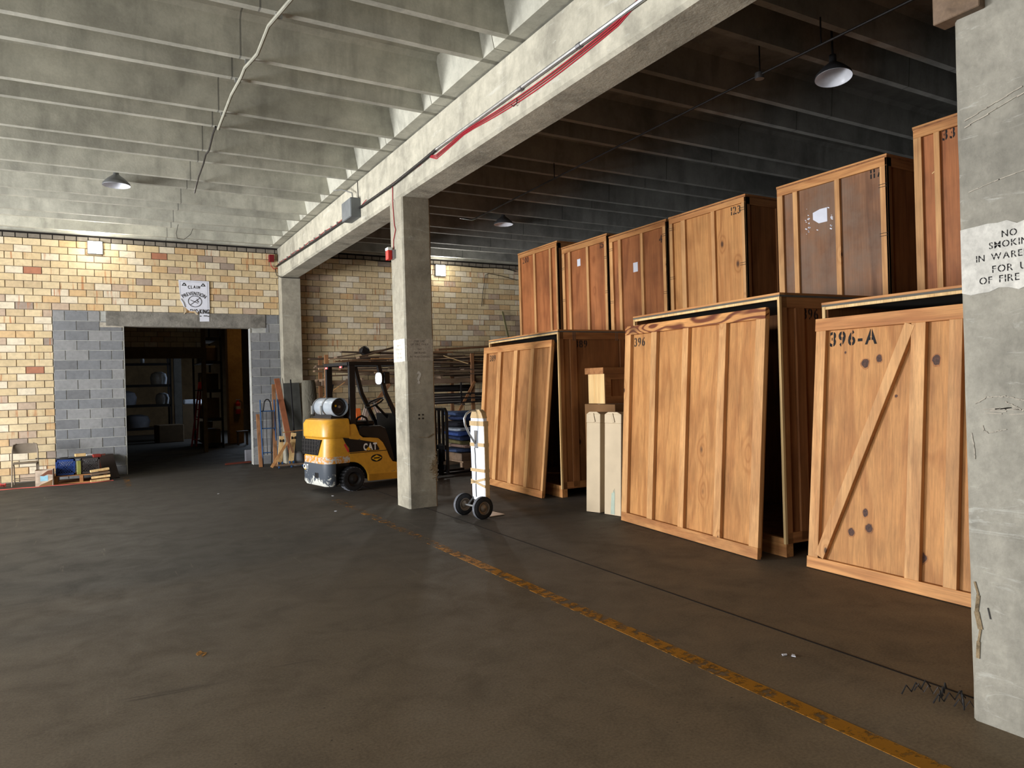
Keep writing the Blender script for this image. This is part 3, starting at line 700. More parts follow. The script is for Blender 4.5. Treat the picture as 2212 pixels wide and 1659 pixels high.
# things between crate 389 and panel 396
def carton(label, loc, yaw, lean, Wd, D, H, flap=True):
    t = thing('tall_carton', label, 'carton', loc, -yaw)
    t.rotation_euler = (0, lean, -yaw)
    MB().bx(0, D, 0, Wd, 0, H-.14).build('carton_body', M['cardboard'], t, bevel=.006, seg=2)
    MB().bx(-.002, D+.002, -.002, Wd+.002, H-.14, H-.03).loft([[(-.002, -.002, H-.03), (D, -.002, H-.03), (D, Wd+.002, H-.03), (-.002, Wd+.002, H-.03)],
        [(.0, Wd*.25, H), (D, Wd*.25, H), (D, Wd*.8, H), (.0, Wd*.8, H)]]).build('carton_cap', M['cardboard'], t, bevel=.004)
    MB().bar((-.008, Wd*.55, H-.02), (-.012, Wd*.42, H-.13), .004, .035, (1, 0, 0)).build('open_flap', M['cardboard'], t)
    return t
carton('tall beige carton nearer the open 389 crate', (5.385, 7.265, .006), -.32, .05, .21, .62, 1.27)
carton('tall beige carton with green tape by panel 396', (5.438, 6.915, .006), -.18, .045, .27, .62, 1.27)
t = thing('large_brown_carton', 'large dark brown carton holding up the small pine box', 'carton', (6.02, 7.72, 0), 0)
MB().bx(0, 1.05, 0, .70, 0, 1.34).build('carton_body', M['cardbrown'], t, bevel=.008, seg=2)
MB().bx(.0, 1.05, .33, .38, 1.3402, 1.342).build('tape', M['cardboard'], t)
t = thing('small_pine_box', 'small new pine box with overhanging lid board on the brown carton', 'box', (6.11, 8.06, 1.344), 0)
MB().bx(0, .018, 0, .38, 0, .42).build('end_board', M['pine_light'], t, bevel=.002)
MB().bx(.018, .9, .018, .36, .0, .42).build('inner_box', M['ply_side'], t)
MB().bx(.018, .9, 0, .02, .0, .10).build('side_rail', M['pine_x'], t); MB().bx(.018, .9, 0, .02, .34, .42).build('side_rail', M['pine_x'], t)
MB().bx(.018, .12, 0, .02, .10, .34).build('side_stile', M['pine_x'], t)
MB().bx(-.03, .9, -.02, .42, .42, .51).build('lid_board', M['pine_x'], t, bevel=.003)
ct = [o for o in C.objects if o.get('label', '').startswith('tall beige carton with green')][0]
MB().prism([(.10, .0), (.165, .0), (.15, .26), (.125, .27), (.12, .30), (.11, .26), (.105, .32), (.098, .26)], lambda a, b, d: (d, a, b+.01), -.003, -.001).build('green_tape', plain('pale_green_tape', (160, 172, 156), .6), ct)

# ------------------------------------------------------------------ forklift (x forward, y from the near side across, z up)
M['fyel'] = None
m = NM('chipped_yellow_paint', .38, 0, .5); v = m.coord(jitter=0); n = m.noise(v, 7, 5, .7, .4); n2 = m.noise(v, 26, 4, .7)
c = m.mix(1, lin((200, 146, 44)), m.ramp(n, [(.3, K(.82)), (.6, K(1.05))]), 'MULTIPLY')
chip = m.math('MULTIPLY', m.ramp(n, [(.64, K(0)), (.66, K(1))]), m.ramp(n2, [(.4, K(0)), (.45, K(1))]))
c = m.mix(chip, c, lin((92, 88, 86))); m.col(c); M['fyel'] = m.m
m = NM('scraped_bumper_paint', .5, 0, .4); v = m.coord(); n = m.noise(v, 9, 5, .75, .4)
z = m.n('ShaderNodeSeparateXYZ', ins={0: v}, out=2)
w = m.ramp(m.math('ADD', n, m.rng(z, .12, .34, .16, -.12)), [(.56, K(0)), (.6, K(1))])
m.col(m.mix(w, lin((66, 72, 80)), lin((196, 196, 188)))); M['fbump'] = m.m
m = NM('scuffed_trim', .5, 0, .4); v = m.coord((1, 1, 1)); n = m.noise(v, 16, 4, .7)
m.col(m.mix(m.ramp(n, [(.48, K(0)), (.54, K(1))]), lin((190, 130, 50)), lin((176, 174, 168)))); M['fscuff'] = m.m
M['fgrey'] = plain('tank_grey_enamel', (150, 158, 166), .3, .1, .08)
M['redlens'] = plain('red_lens', (200, 60, 60), .25, 0, .05)
M['whitedecal'] = plain('white_decal', (225, 225, 222), .5, 0, .03)
M['yeldecal'] = plain('yellow_decal', (228, 170, 30), .5, 0, .03)
M['mirror'] = plain('mirror_glass', (214, 220, 228), .12, .15, .02)  # whitish, barely metallic: the window's bright reflection is put into the colour
fk = thing('forklift', 'yellow counterbalance forklift parked behind the square column', 'forklift', (3.0135, 11.193, 0), R(10))
def xz(y): return lambda a, b, d: (a, y+d, b)
def plan(x0, x1, y0, y1, r, z, n=6):                      # rear corners rounded
    p = [(x1, y0)]
    for i in range(n+1): a = math.pi/2*i/n; p.append((x0+r-r*math.sin(a), y0+r-r*math.cos(a)))
    for i in range(n+1): a = math.pi/2*i/n; p.append((x0+r-r*math.cos(a), y1-r+r*math.sin(a)))
    p.append((x1, y1)); return [(a, b, z) for a, b in p]
WY = .93
MB().loft([plan(.02, .41, .01, WY-.01, .17, .865), plan(-.01, .415, -.01, WY+.01, .18, .90), plan(-.01, .415, -.01, WY+.01, .18, 1.10), plan(.03, .415, .015, WY-.015, .17, 1.165), plan(.08, .41, .05, WY-.05, .15, 1.18)]).build('counterweight', M['fyel'], fk, smooth=True)
MB().loft([plan(-.005, .41, .0, WY, .17, .47), plan(-.005, .41, .0, WY, .17, .58)]).build('counterweight_band', M['fscuff'], fk, smooth=True)
MB().loft([plan(.0, .41, .005, WY-.005, .17, .58), plan(.015, .41, .005, WY-.005, .17, .865)]).build('counterweight_middle', M['fyel'], fk, smooth=True)
MB().loft([plan(.03, .16, .03, WY-.03, .12, .11), plan(.0, .16, .0, WY, .14, .16), plan(-.005, .165, -.005, WY+.005, .15, .47)]).build('bumper', M['fbump'], fk, smooth=True)
gr = MB().prism([(.24, .60), (.84, .60), (.84, .855), (.13+.11, .855), (.13, .855)] and [(.28, .60), (.86, .60), (.86, .855), (.15, .855)], lambda a, b, d: (d, a, b), -.008, .012).build('grille', M['black'], fk)
mb = MB()
for i in range(6): y = .34+.1*i; mb.bar((-.012, y, .61), (-.010, y-.02, .85), .014, .008, (0, 1, 0))
for i in range(4): z_ = .635+.062*i; mb.bar((-.012, .24+.02*(3-i), z_), (-.012, .85, z_), .010, .01, (0, 0, 1))
mb.build('grille_bars', M['darksteel'], gr)
MB().lathe((.0, .50, .72), (-1, 0, 0), [(-.005, .08), (0, .085), (.004, .05), (.002, .02)], 18).build('fan', M['steel'], gr)
MB().bx(-.012, 0, .28, .40, .24, .32).build('tow_pin_pocket', M['black'], fk, bevel=.004)
text_mb('CAT', .075, .03, False, .8, .08, plane_fn((-.0085, .84, .36), (0, -1, 0), (0, 0, 1))).build('lettering', M['whitedecal'], fk)
MB().add([(-.0075, .80, .345), (-.0075, .74, .345), (-.0075, .77, .40)], [(0, 1, 2)]).build('emblem_triangle', M['yeldecal'], fk)
arch = [(.735+.0, .14)]+[(.44+.30*math.cos(a), .17+.305*math.sin(a)) for a in [math.pi*k/14 for k in range(1, 7)]]+[(.41, .478)]
prof = [(.41, 1.08), (.50, 1.085), (.535, 1.07), (.565, .99), (.60, .90), (.66, .855), (.80, .845), (.94, .825), (1.02, .75), (1.09, .62), (1.14, .50), (1.20, .42), (1.28, .402), (1.62, .40), (1.62, .135)]+arch
for y in (0, WY-.045): MB().prism(prof, xz(y), 0, .045).build('side_panel', M['fyel'], fk, bevel=.008, seg=2)
MB().prism([(.42, 1.02), (.52, 1.02), (.62, .86), (.93, .80), (1.18, .36), (1.6, .36), (1.6, .16), (.78, .16), (.70, .42), (.42, .5)], xz(.045), 0, WY-.09).build('inner_body', M['black'], fk)
MB().bx(.168, .185, .02, WY-.02, .16, .60).bx(.17, .43, .20, .72, .14, .60).bx(.19, .42, .05, .88, .42, .60).build('wheel_well', M['black'], fk)
MB().prism([(.745, .14), (1.62, .12), (1.62, .22), (.745, .25)], xz(-.006), 0, .01).build('lower_skirt', plain('darker_yellow', (176, 126, 38), .45), fk)
MB().bar((.41, -.002, .617), (1.085, -.002, .617), .010, .006, (0, 0, 1)).build('panel_seam', M['black'], fk)
MB().prism([(.405, .85), (.60, .82), (.85, .765), (.90, .73), (.945, .655), (.942, .632), (.405, .632)], xz(-.003), 0, .003).build('black_decal', M['black'], fk)
MB().prism([(.30, .875), (.408, .86), (.408, .70), (.34, .79)], xz(.0), -.004, .01).build('black_corner_vent', M['black'], fk)
MB().prism([(.312, .76), (.335, .78), (.402, .655), (.38, .635)], xz(.0), -.006, .0).build('red_reflector', M['redlens'], fk)
text_mb('CAT', .105, .045, False, .72, .05, plane_fn((.655, -.0045, .648), (1, 0, 0), (0, 0, 1))).build('lettering', M['whitedecal'], fk)
MB().prism([(.695, .645), (.795, .645), (.745, .70)], xz(-.0065), 0, .001).build('emblem_triangle', M['yeldecal'], fk)
ov = MB().prism([(.893+.105*math.cos(a), .503+.062*math.sin(a)) for a in [math.pi*2*k/24 for k in range(24)]], xz(-.002), 0, .002).build('oval_sticker', M['black'], fk)
MB().prism([(.80, .503), (.893, .455), (.986, .503), (.893, .551)], xz(-.0035), 0, .001).build('yellow_diamond', M['yeldecal'], ov)
MB().bar((.84, -.0045, .503), (.95, -.0045, .503), .022, .001, (0, 0, 1)).build('dark_lettering_band', M['black'], ov)
# seat, hood, floor
MB().prism([(.56, .90), (.60, 1.0), (.66, 1.04), (1.0, 1.03), (1.10, .98), (1.16, .80), (1.22, .60), (1.26, .42), (1.02, .42), (.9, .8)], xz(.03), 0, WY-.06).build('engine_hood', M['black'], fk, bevel=.02, seg=2)
st = MB().bx(.56, 1.0, .22, .72, 1.03, 1.11).build('seat_cushion', M['black'], fk, bevel=.03, seg=3)
MB().prism([(.50, 1.08), (.60, 1.08), (.55, 1.42), (.47, 1.40)], xz(.24), 0, .46).build('seat_backrest', M['black'], fk, bevel=.03, seg=3)
MB().tube([(.62, .19, 1.08), (.66, .18, 1.17), (.74, .18, 1.20), (.82, .18, 1.16), (.86, .18, 1.06)], .018, 8).build('hip_restraint', M['black'], fk, smooth=True)
text_mb('F1', .05, .02, False, 1, .1, plane_fn((.80, .028, .95), (1, 0, 0), (0, 0, 1))) if False else None
MB().bx(1.2, 1.75, .05, WY-.05, .36, .40).build('floor_plate', M['darksteel'], fk)
MB().prism([(1.45, .4), (1.62, .4), (1.50, 1.2), (1.36, 1.22)], xz(.08), 0, WY-.16).build('dashboard', M['black'], fk, bevel=.02)
MB().tube([(1.42, .46, 1.1), (1.16, .46, 1.36)], .022, 8).build('steering_column', M['black'], fk, smooth=True)
sw = MB(); c0 = Vector((1.13, .46, 1.40)); ax = Vector((-.45, 0, .85)).normalized(); a_ = Vector((0, 1, 0)); b_ = ax.cross(a_)
sw.tube([c0+(a_*math.cos(t)+b_*math.sin(t))*.17 for t in [math.pi*2*k/24 for k in range(25)]], .013, 8, False)
for t in (0.4, 2.5, 4.6): sw.tube([c0, c0+(a_*math.cos(t)+b_*math.sin(t))*.17], .009, 6)
sw.build('steering_wheel', M['black'], fk, smooth=True)
# overhead guard
for y in (.05, WY-.05): MB().bar((.50, y, 1.06), (.505, y, 2.05), .11, .05, (1, 0, 0)).build('guard_post', M['black'], fk, bevel=.006)
for y in (.05, WY-.05):
    MB().bar((1.00, y, 2.04), (1.12, y, 1.55), .07, .05, (1, 0, 0)).bar((1.12, y, 1.56), (1.42, y, .95), .07, .05, (1, 0, 0)).build('guard_post', M['black'], fk, bevel=.006)
for y in (.04, WY-.04): MB().bx(.44, 1.62, y-.025, y+.025, 2.03, 2.09).build('roof_rail', M['black'], fk, bevel=.006)
for x in (.45, 1.60): MB().bx(x-.03, x+.03, .04, WY-.04, 2.03, 2.085).build('roof_crossbar', M['black'], fk, bevel=.006)
for i in range(6): x = .62+.165*i; MB().bx(x-.012, x+.012, .06, WY-.06, 2.035, 2.08).build('roof_slat', M['black'], fk)
for y in (.14, WY-.26):
    l_ = MB().bx(.395, .42, y, y+.12, 1.985, 2.03).build('tail_lamp', M['black'], fk, bevel=.004)
    MB().bx(.390, .396, y+.01, y+.11, 1.992, 2.023).build('lens', M['redlens'], l_); MB().bx(.3885, .3905, y+.04, y+.08, 1.997, 2.018).build('clear_lens', M['whitedecal'], l_)
# gas tank lying across on its cradle
tk = MB().lathe((.27, .10, 1.365), (0, 1, 0), [(-.02, .11), (.0, .135), (.02, .148), (.30, .150), (.32, .146), (.34, .150), (.62, .148), (.68, .12), (.71, .06), (.715, 0)], 28).build('gas_tank', M['fgrey'], fk, smooth=True)
MB().lathe((.27, .02, 1.365), (0, 1, 0), [(.12, .150), (0, .150), (-.004, .143), (.12, .138)], 28).build('tank_collar', M['fgrey'], tk, smooth=True)
MB().lathe((.27, .085, 1.365), (0, 1, 0), [(.0, .0), (0, .136)], 24).build('tank_end', M['darksteel'], tk)
MB().tube([(.27, .09, 1.37), (.27, .03, 1.37)], .022, 8).build('valve', M['steel'], tk)
MB().tube([(.22, .09, 1.385), (.22, .06, 1.385)], .018, 8).build('yellow_cap', M['yeldecal'], tk)
for y in (.32, .66):
    MB().lathe((.27, y, 1.365), (0, 1, 0), [(0, .156), (.035, .156), (.035, .150), (0, .150), (0, .156)], 28).build('tank_strap', M['steel'], tk, smooth=True)
    MB().bar((.10, y+.02, 1.39), (.10, y+.02, 1.25), .03, .03, (0, 1, 0)).build('strap_latch', M['galv'], tk)
MB().bx(.16, .38, .12, .78, 1.18, 1.215).bx(.18, .21, .14, .76, 1.2, 1.26).bx(.33, .36, .14, .76, 1.2, 1.26).build('tank_cradle', M['darksteel'], fk)
# mirror and work lamp
wv, dv, mc = Vector((.62, -.78, 0)), Vector((-.78, -.62, 0)), Vector((.985, .0, 1.81))
mr = lambda a, s_, d: tuple(mc+wv*.062*math.copysign(abs(math.cos(a))**.7, math.cos(a))*s_+dv*d+Vector((0, 0, .105*math.copysign(abs(math.sin(a))**.7, math.sin(a))*s_)))
MB().loft([[mr(math.pi*2*k/20, s_, d) for k in range(20)] for d, s_ in ((0, .8), (.02, 1), (.035, .98))]).build('mirror_housing', M['black'], fk, smooth=True)
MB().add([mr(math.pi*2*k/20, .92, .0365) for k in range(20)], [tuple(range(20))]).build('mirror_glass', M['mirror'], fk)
MB().tube([(.99, .02, 1.90), (1.02, .05, 1.98)], .01, 6).build('mirror_arm', M['black'], fk)
MB().bx(1.08, 1.19, .0, .07, 1.72, 1.92).build('work_lamp', M['black'], fk, bevel=.02, seg=2)
# wheels
def wheel(x, y, z, r, w, name='wheel', hub=.62):
    t = MB().lathe((x, y, z), (0, 1, 0), [(0, r*hub), (0, r*.90), (.015, r), (w-.015, r), (w, r*.90), (w, r*hub)], 32).build(name, M['rubber'], fk, smooth=True)
    MB().lathe((x, y-.003, z), (0, 1, 0), [(.0, r*.62), (.01, r*.60), (.03, r*.45), (.01, r*.22), (-.01, r*.18), (-.012, 0)], 24).build('rim', M['darksteel'], t, smooth=True)
    mb = MB()
    for k in range(22):
        a = math.pi*2*k/22; a2 = a+.17; p = lambda an, yy, rr_: (x+math.cos(an)*rr_, yy, z+math.sin(an)*rr_)
        mb.add([p(a, y+.01, r*.99), p(a2, y+.01, r*.99), p(a2+.05, y+w-.01, r*.99), p(a+.05, y+w-.01, r*.99), p(a, y+.012, r*1.03), p(a2, y+.012, r*1.03), p(a2+.05, y+w-.012, r*1.03), p(a+.05, y+w-.012, r*1.03)],
               [(4, 5, 6, 7), (0, 1, 5, 4), (1, 2, 6, 5), (2, 3, 7, 6), (3, 0, 4, 7)])
    mb.build('tread_lugs', M['rubber_dusty'], t, kind='stuff')
    return t
wheel(.483, .01, .195, .19, .16); wheel(.483, WY-.17, .195, .19, .16)
wheel(1.84, .0, .26, .25, .18); wheel(1.84, WY-.18, .26, .25, .18)
for y in (.24, WY-.31): MB().bx(2.03, 2.13, y, y+.07, .06, 2.08).build('mast_rail', M['black'], fk, bevel=.004)
MB().bx(2.05, 2.10, .24, WY-.24, 2.0, 2.08).bx(2.05, 2.10, .24, WY-.24, 1.0, 1.07).build('mast_crossbar', M['black'], fk)
br_ = MB().bx(2.28, 2.33, .06, WY-.06, .16, .25).bx(2.28, 2.33, .06, WY-.06, .52, .60).build('fork_carriage', M['black'], fk, bevel=.004)
MB().tube([(2.36, .08, .08), (2.36, .08, 1.18), (2.36, .12, 1.24), (2.36, WY-.12, 1.24), (2.36, WY-.08, 1.18), (2.36, WY-.08, .2)], .032, 6).build('load_backrest', M['black'], fk)
for i in range(5): y = .20+.125*i; MB().bx(2.34, 2.38, y-.02, y+.02, .3, 1.24).build('backrest_bar', M['black'], fk)
MB().bx(2.12, 2.29, .3, .36, .2, .6).bx(2.12, 2.29, .58, .64, .2, .6).build('carriage_link', M['black'], fk)
for y in (.22, .60): MB().bx(2.33, 2.37, y, y+.11, .05, .62).bx(2.33, 3.10, y, y+.11, .045, .085).build('fork', M['black'], fk, bevel=.003)

# ------------------------------------------------------------------ hand truck with taped padding
ht = thing('hand_truck', 'upright hand truck wrapped in white padding and brown tape', 'hand truck', (4.0, 8.045, 0), R(6.6))
def wh(y):
    t = MB().lathe((0, y-.035, .14), (0, 1, 0), [(0, .08), (.0, .10), (.012, .128), (.03, .14), (.05, .14), (.066, .128), (.078, .10), (.078, .08)], 28).build('wheel', M['rubber'], ht, smooth=True)
    MB().lathe((0, y-.034, .14), (0, 1, 0), [(.0, .072), (.0, .08), (.02, .078), (.022, .05), (.004, .03), (.0, 0)], 24).build('rim', M['beige_metal'], t, smooth=True)
    MB().lathe((0, y+.042, .14), (0, -1, 0), [(.0, .072), (.0, .08), (.02, .078), (.022, .05), (.004, .03), (.0, 0)], 24).build('rim', M['galv'], t, smooth=True)
    MB().lathe((0, y-.02, .14), (0, 1, 0), [(0, .1405), (.045, .1405)], 28).build('dusty_tread', M['rubber_dusty'], t, smooth=True)
wh(-.215); wh(.215)
MB().tube([(0, -.19, .14), (0, .19, .14)], .012, 8).build('axle', M['galv'], ht, smooth=True)
for y in (-.12, .12): MB().tube([(.0, y, .14), (.10, y, .24)], .012, 6).build('axle_bracket', M['steel'], ht)
for y in (-.12, .12): MB().tube([(.11, y, .02), (.11, y, 1.20), (.11, y*.8, 1.28)], .014, 8).build('frame_rail', M['galv'], ht, smooth=True)
MB().bx(.12, .36, -.17, .17, .004, .014).build('toe_plate', M['galv'], ht)
# padding
m = NM('white_padding', .75); v = m.coord((1, 1, .6)); n = m.noise(v, 24, 4, .7, .8); m.col(m.mix(1, lin((214, 218, 226)), m.ramp(n, [(.3, K(.86)), (.6, K(1.03))]), 'MULTIPLY')); m.bump(n, .5, .01); M['pad'] = m.m
m = NM('brown_packing_tape', .35, 0, .5); v = m.coord((1, 1, 1)); n = m.noise(v, 30, 4, .7, .8); m.col(m.mix(n, lin((170, 140, 96)), lin((196, 172, 132)))); m.bump(n, .5, .01); M['tape'] = m.m
def padring(z, w, x0=.085, x1=.150, off=0): return [(x0, -w+off, z), (x1, -w+off, z), (x1, w+off, z), (x0, w+off, z)]
rings = []
rnd = random.Random(3)
for z_, w_ in ((.20, .145), (.3, .147), (.5, .15), (.7, .152), (.9, .158), (1.0, .165), (1.08, .158), (1.16, .148), (1.24, .14), (1.30, .11), (1.335, .06)):
    rings.append(padring(z_, w_+rnd.uniform(-.004, .004)))
MB().loft(rings).build('padding', M['pad'], ht, bevel=.012, seg=2, smooth=True, label='white padded wrap')
mb = MB(); prev = None
for z_, x_ in ((.24, .0), (.35, .005), (.45, .0), (.56, -.008), (.68, .004), (.78, .0), (.86, .012)):
    if prev: mb.bar((.083, .045+prev[1], prev[0]), (.083, .045+x_, z_), .006, .012, (1, 0, 0))
    prev = (z_, x_)
mb.build('padding_split', M['black'], ht)
for z_, h_, tl in ((.88, .045, 0), (.56, .04, .0), (.40, .03, .03), (1.14, .06, .0), (.43, .03, -.035)):
    z0_ = z_
    MB().prism([(-.158, z0_-tl), (.158, z0_+tl), (.158, z0_+tl+h_), (-.158, z0_-tl+h_)], lambda a, b, d: (d, a, b), .079, .156).build('tape_band', M['tape'], ht, smooth=False)
MB().loft([padring(1.235, .146, .080, .155), padring(1.31, .112, .080, .155), padring(1.345, .06, .085, .15)]).build('tape_cap', M['tape'], ht, bevel=.008, seg=2)
MB().bx(.088, .148, -.162, -.156, .22, 1.2).build('tape_edge', M['tape'], ht)
MB().tube([(.10, .02, 1.33), (.02, .02, 1.335), (-.05, .02, 1.30), (-.085, .02, 1.24), (-.075, .02, 1.16), (-.02, .02, 1.05), (.07, .02, .92)], .014, 10).build('loop_handle', M['galv'], ht, smooth=True)
MB().bx(.072, .084, -.02, .05, .86, 1.08).build('handle_plate', M['steel'], ht, bevel=.004)

# ------------------------------------------------------------------ lumber rack on the back wall
rk = thing('lumber_rack', 'long timber rack along the back wall holding scrap lumber', 'rack', (4.2, 15.9, 0))
def wb(nm, p, q, w, t, mat, par, side=(1, 0, 0), **k): return MB().bar(p, q, w, t, side).build(nm, mat, par, world=True, **k)
for x, y, z1 in ((4.19, 15.35, 2.40), (4.36, 16.5, 2.43), (5.95, 15.45, 2.2), (7.70, 15.35, 2.42), (7.69, 16.5, 2.3), (9.3, 15.35, 2.4), (9.3, 16.5, 2.4)):
    wb('post', (x, y, 0), (x+.01, y, z1), .085, .05, M['lumber_z'], rk, bevel=.003)
for y in (15.40, 16.45):
    wb('shelf_beam', (4.10, y, 1.79), (9.5, y, 1.77), .04, .11, M['lumber'], rk, (0, 1, 0), bevel=.003, label='long reddish brown shelf beam')
    wb('shelf_beam', (4.10, y, .62), (9.5, y, .62), .04, .09, M['lumber'], rk, (0, 1, 0), bevel=.003)
for x in (4.28, 5.0, 5.95, 6.9, 7.78, 9.2):
    wb('shelf_bearer', (x, 15.35, 1.86), (x, 16.55, 1.86), .05, .06, M['lumber'], rk)
    wb('shelf_bearer', (x, 15.35, .69), (x, 16.55, .69), .05, .05, M['lumber'], rk)
wb('brace', (5.62, 15.36, 1.74), (5.10, 15.36, 1.10), .03, .08, M['lumber_z'], rk, (0, 1, 0))
wb('brace', (7.25, 15.32, .95), (7.75, 15.32, 1.75), .03, .06, M['lumber_z'], rk, (0, 1, 0))
rnd = random.Random(21)
G = 'scrap lumber heaped on the rack'
cols = [M['lumber'], M['lumber'], plain('bleached_board', (158, 132, 104), .8), plain('dark_board', (72, 58, 48), .85), plain('brown_board', (116, 84, 58), .8)]
n = 0
for layer in range(9):
    z_ = 1.93+layer*.072-(.05 if layer > 5 else 0)
    lt = rnd.uniform(-.03, .03); ly = rnd.uniform(-.10, .10)
    for j in range(8 if layer < 6 else 4):
        x0 = rnd.uniform(3.95, 7.6); L_ = rnd.uniform(.9, 3.2)*(1 if layer < 6 else .8); x1 = min(x0+L_, 9.6)
        y = 15.35+1.1*(j+.5)/(8 if layer < 6 else 4)+rnd.uniform(-.05, .05)
        tl = lt+rnd.uniform(-.025, .025); w = rnd.choice((.09, .14, .19)); th = rnd.choice((.02, .03, .04))
        dip = .0 if layer < 5 else -.02
        dark = rnd.random() < .4
        mat = M['lumber'] if not dark else cols[3]
        if rnd.random() < .18: mat = cols[rnd.choice((2, 4))]
        cx = (x0+x1)/2
        o = MB().bar((x0-cx, -ly+rnd.uniform(-.06, .06), tl), (x1-cx, ly+rnd.uniform(-.06, .06), -tl), w, th, (0, 1, 0)).build('scrap_board', mat)
        o.location = (cx, y, z_+rnd.uniform(-.008, .008)+.06*math.exp(-((cx-5.3)/.9)**2)); tag(o, ('dark' if mat is cols[3] else 'pale' if mat is cols[2] else 'brown' if mat is cols[4] else 'weathered')+' scrap board '+('low' if layer < 3 else 'midway up' if layer < 6 else 'near the top')+' in the lumber heap, '+('left' if cx < 6.0 else 'right')+' of the square column', 'board', G); n += 1
def loose(label, p, q, w, th, mat, group=None, side=(0, 1, 0), name='loose_board', cat='board'):
    c_ = (Vector(p)+Vector(q))/2
    o = MB().bar(Vector(p)-c_, Vector(q)-c_, w, th, side).build(name, mat, bevel=.002); o.location = c_; tag(o, label, cat, group); return o
loose('thick plank slanting up to the crest of the lumber heap', (4.85, 15.2, 2.33), (5.9, 15.5, 2.60), .14, .04, M['lumber'])
loose('long grey plank capping the lumber heap left of the column', (4.5, 15.7, 2.36), (6.3, 15.9, 2.63), .2, .03, M['lumber'])
loose('long dark plank capping the lumber heap right of the column', (6.9, 15.6, 2.52), (9.2, 15.8, 2.66), .2, .05, cols[4])
loose('pale split stick poking from the heap right of the column', (6.9, 15.2, 2.36), (7.5, 15.15, 2.17), .02, .015, M['pine_light'])
loose('pale lath slanting off the left end of the rack', (3.95, 15.1, 1.42), (4.55, 15.2, 1.80), .035, .012, M['pine_v'])
loose('short batten jutting from the left end of the lumber heap', (4.0, 15.25, 2.1), (4.75, 15.3, 2.15), .06, .03, cols[2])
loose('bright lath on the crest of the lumber heap', (5.2, 15.36, 2.31), (5.95, 15.36, 2.32), .025, .015, M['pine_v'])
o = MB().loft([[(a*s_, b*s_, z_) for a, b in ((-.12, -.08), (.12, -.08), (.1, .08), (-.1, .08))] for z_, s_ in ((0, .8), (.08, 1), (.16, .7), (.2, .4))]).build('grey_metal_housing', M['darksteel'], bevel=.01); o.location = (5.0, 15.3, 2.40); o.rotation_euler = (0, .5, .3)
tag(o, 'dark green-grey metal housing resting on the lumber heap', 'housing')

# lower shelf: metal tubes, folded tarps
rnd = random.Random(8)
for i in range(9):
    y = 15.25+.03*(i % 3); z_ = 1.25+.028*i
    loose('bundled grey metal tube on the rack, under the beam', (6.5+rnd.uniform(0, .2), 15.28+.1*(i % 4), z_), (8.6, 15.3+.1*(i % 4), z_+rnd.uniform(-.02, .02)), .03, .03, M['galv'] if i % 2 else M['darksteel'], 'metal tubes under the rack beam', name='metal_tube', cat='tube')
for x in (6.4, 7.4, 8.5): wb('tube_hanger', (x, 15.35, 1.74), (x, 15.35, 1.2), .03, .03, M['darksteel'], rk); wb('tube_hanger', (x, 15.2, 1.215), (x, 15.75, 1.215), .03, .03, M['darksteel'], rk)
o = MB().loft([[(a, b*s_, z_) for a, b in ((-.6, -.25), (.7, -.25), (.7, .25), (-.6, .25))] for z_, s_ in ((0, 1), (.1, 1.1), (.16, .7))]).build('folded_tarp', M['darksteel'], bevel=.03, smooth=True); o.location = (7.1, 15.75, 1.52); tag(o, 'dark folded tarp lying on the tubes under the rack beam', 'tarp')

# stepladder behind the forklift
sl = thing('stepladder', 'aluminium stepladder standing behind the forklift seat', 'ladder', (4.56, 13.5, 0))
alu = plain('aluminium', (176, 160, 148), .4, .4)
for y in (13.30, 13.70):
    wb('rail', (4.50, y*.2+13.5*.8, 1.40), (4.10, y, 0), .07, .03, alu, sl); wb('rail', (4.60, y*.2+13.5*.8, 1.40), (5.15, y, 0), .07, .03, alu, sl)
for k in range(4):
    z_ = .28+.28*k; f_ = 1-z_/1.4; wb('tread', (4.10+.4*(1-f_), 13.5-.2*f_, z_), (4.10+.4*(1-f_), 13.5+.2*f_, z_), .09, .02, alu, sl)
MB().bx(4.44, 4.66, 13.38, 13.62, 1.39, 1.42).build('top_cap', M['steel'], sl, world=True)
wb('label_plate', (4.70, 13.42, 1.18), (4.74, 13.42, 1.10), .05, .005, M['whitedecal'], sl)
loose('orange plank standing behind the stepladder', (4.55, 14.0, 0), (4.50, 14.2, 1.25), .10, .03, plain('orange_board', (200, 96, 40), .6), side=(1, 0, 0))

# folded moving blankets on a wooden skid, right of the column
sk = thing('wooden_skid', 'low wooden skid under the blanket pile', 'skid', (6.75, 13.3, 0))
for y in (12.85, 13.75): MB().bx(6.15, 7.5, y-.05, y+.05, 0, .12).build('bearer', M['lumber'], sk, world=True)
for i in range(7): MB().bx(6.17+.19*i, 6.34+.19*i, 12.8, 13.8, .12, .15).build('deck_board', M['lumber'], sk, world=True)
MB().bx(6.16, 7.45, 12.86, 13.74, .15, .30).build('box_base', M['lumber'], sk, world=True, bevel=.01)
bl = [('navy', (34, 42, 66)), ('olive', (84, 78, 52)), ('steel blue', (50, 62, 88)), ('brown', (104, 84, 76)), ('faded grey', (120, 126, 136)), ('denim blue', (44, 62, 110)), ('black', (28, 28, 34))]
zz = .30; rnd = random.Random(14)
order = [('steel blue', 'bottommost of the pile'), ('brown', 'second from the bottom'), ('olive', 'third from the bottom'), ('navy', 'under the bright blue one'), ('denim blue', 'bright, at mid height'), ('faded grey', 'pale, above the denim one'), ('black', 'thick and quilted, third from the top'), ('navy', 'second from the top'), ('steel blue', 'topmost of the pile')]
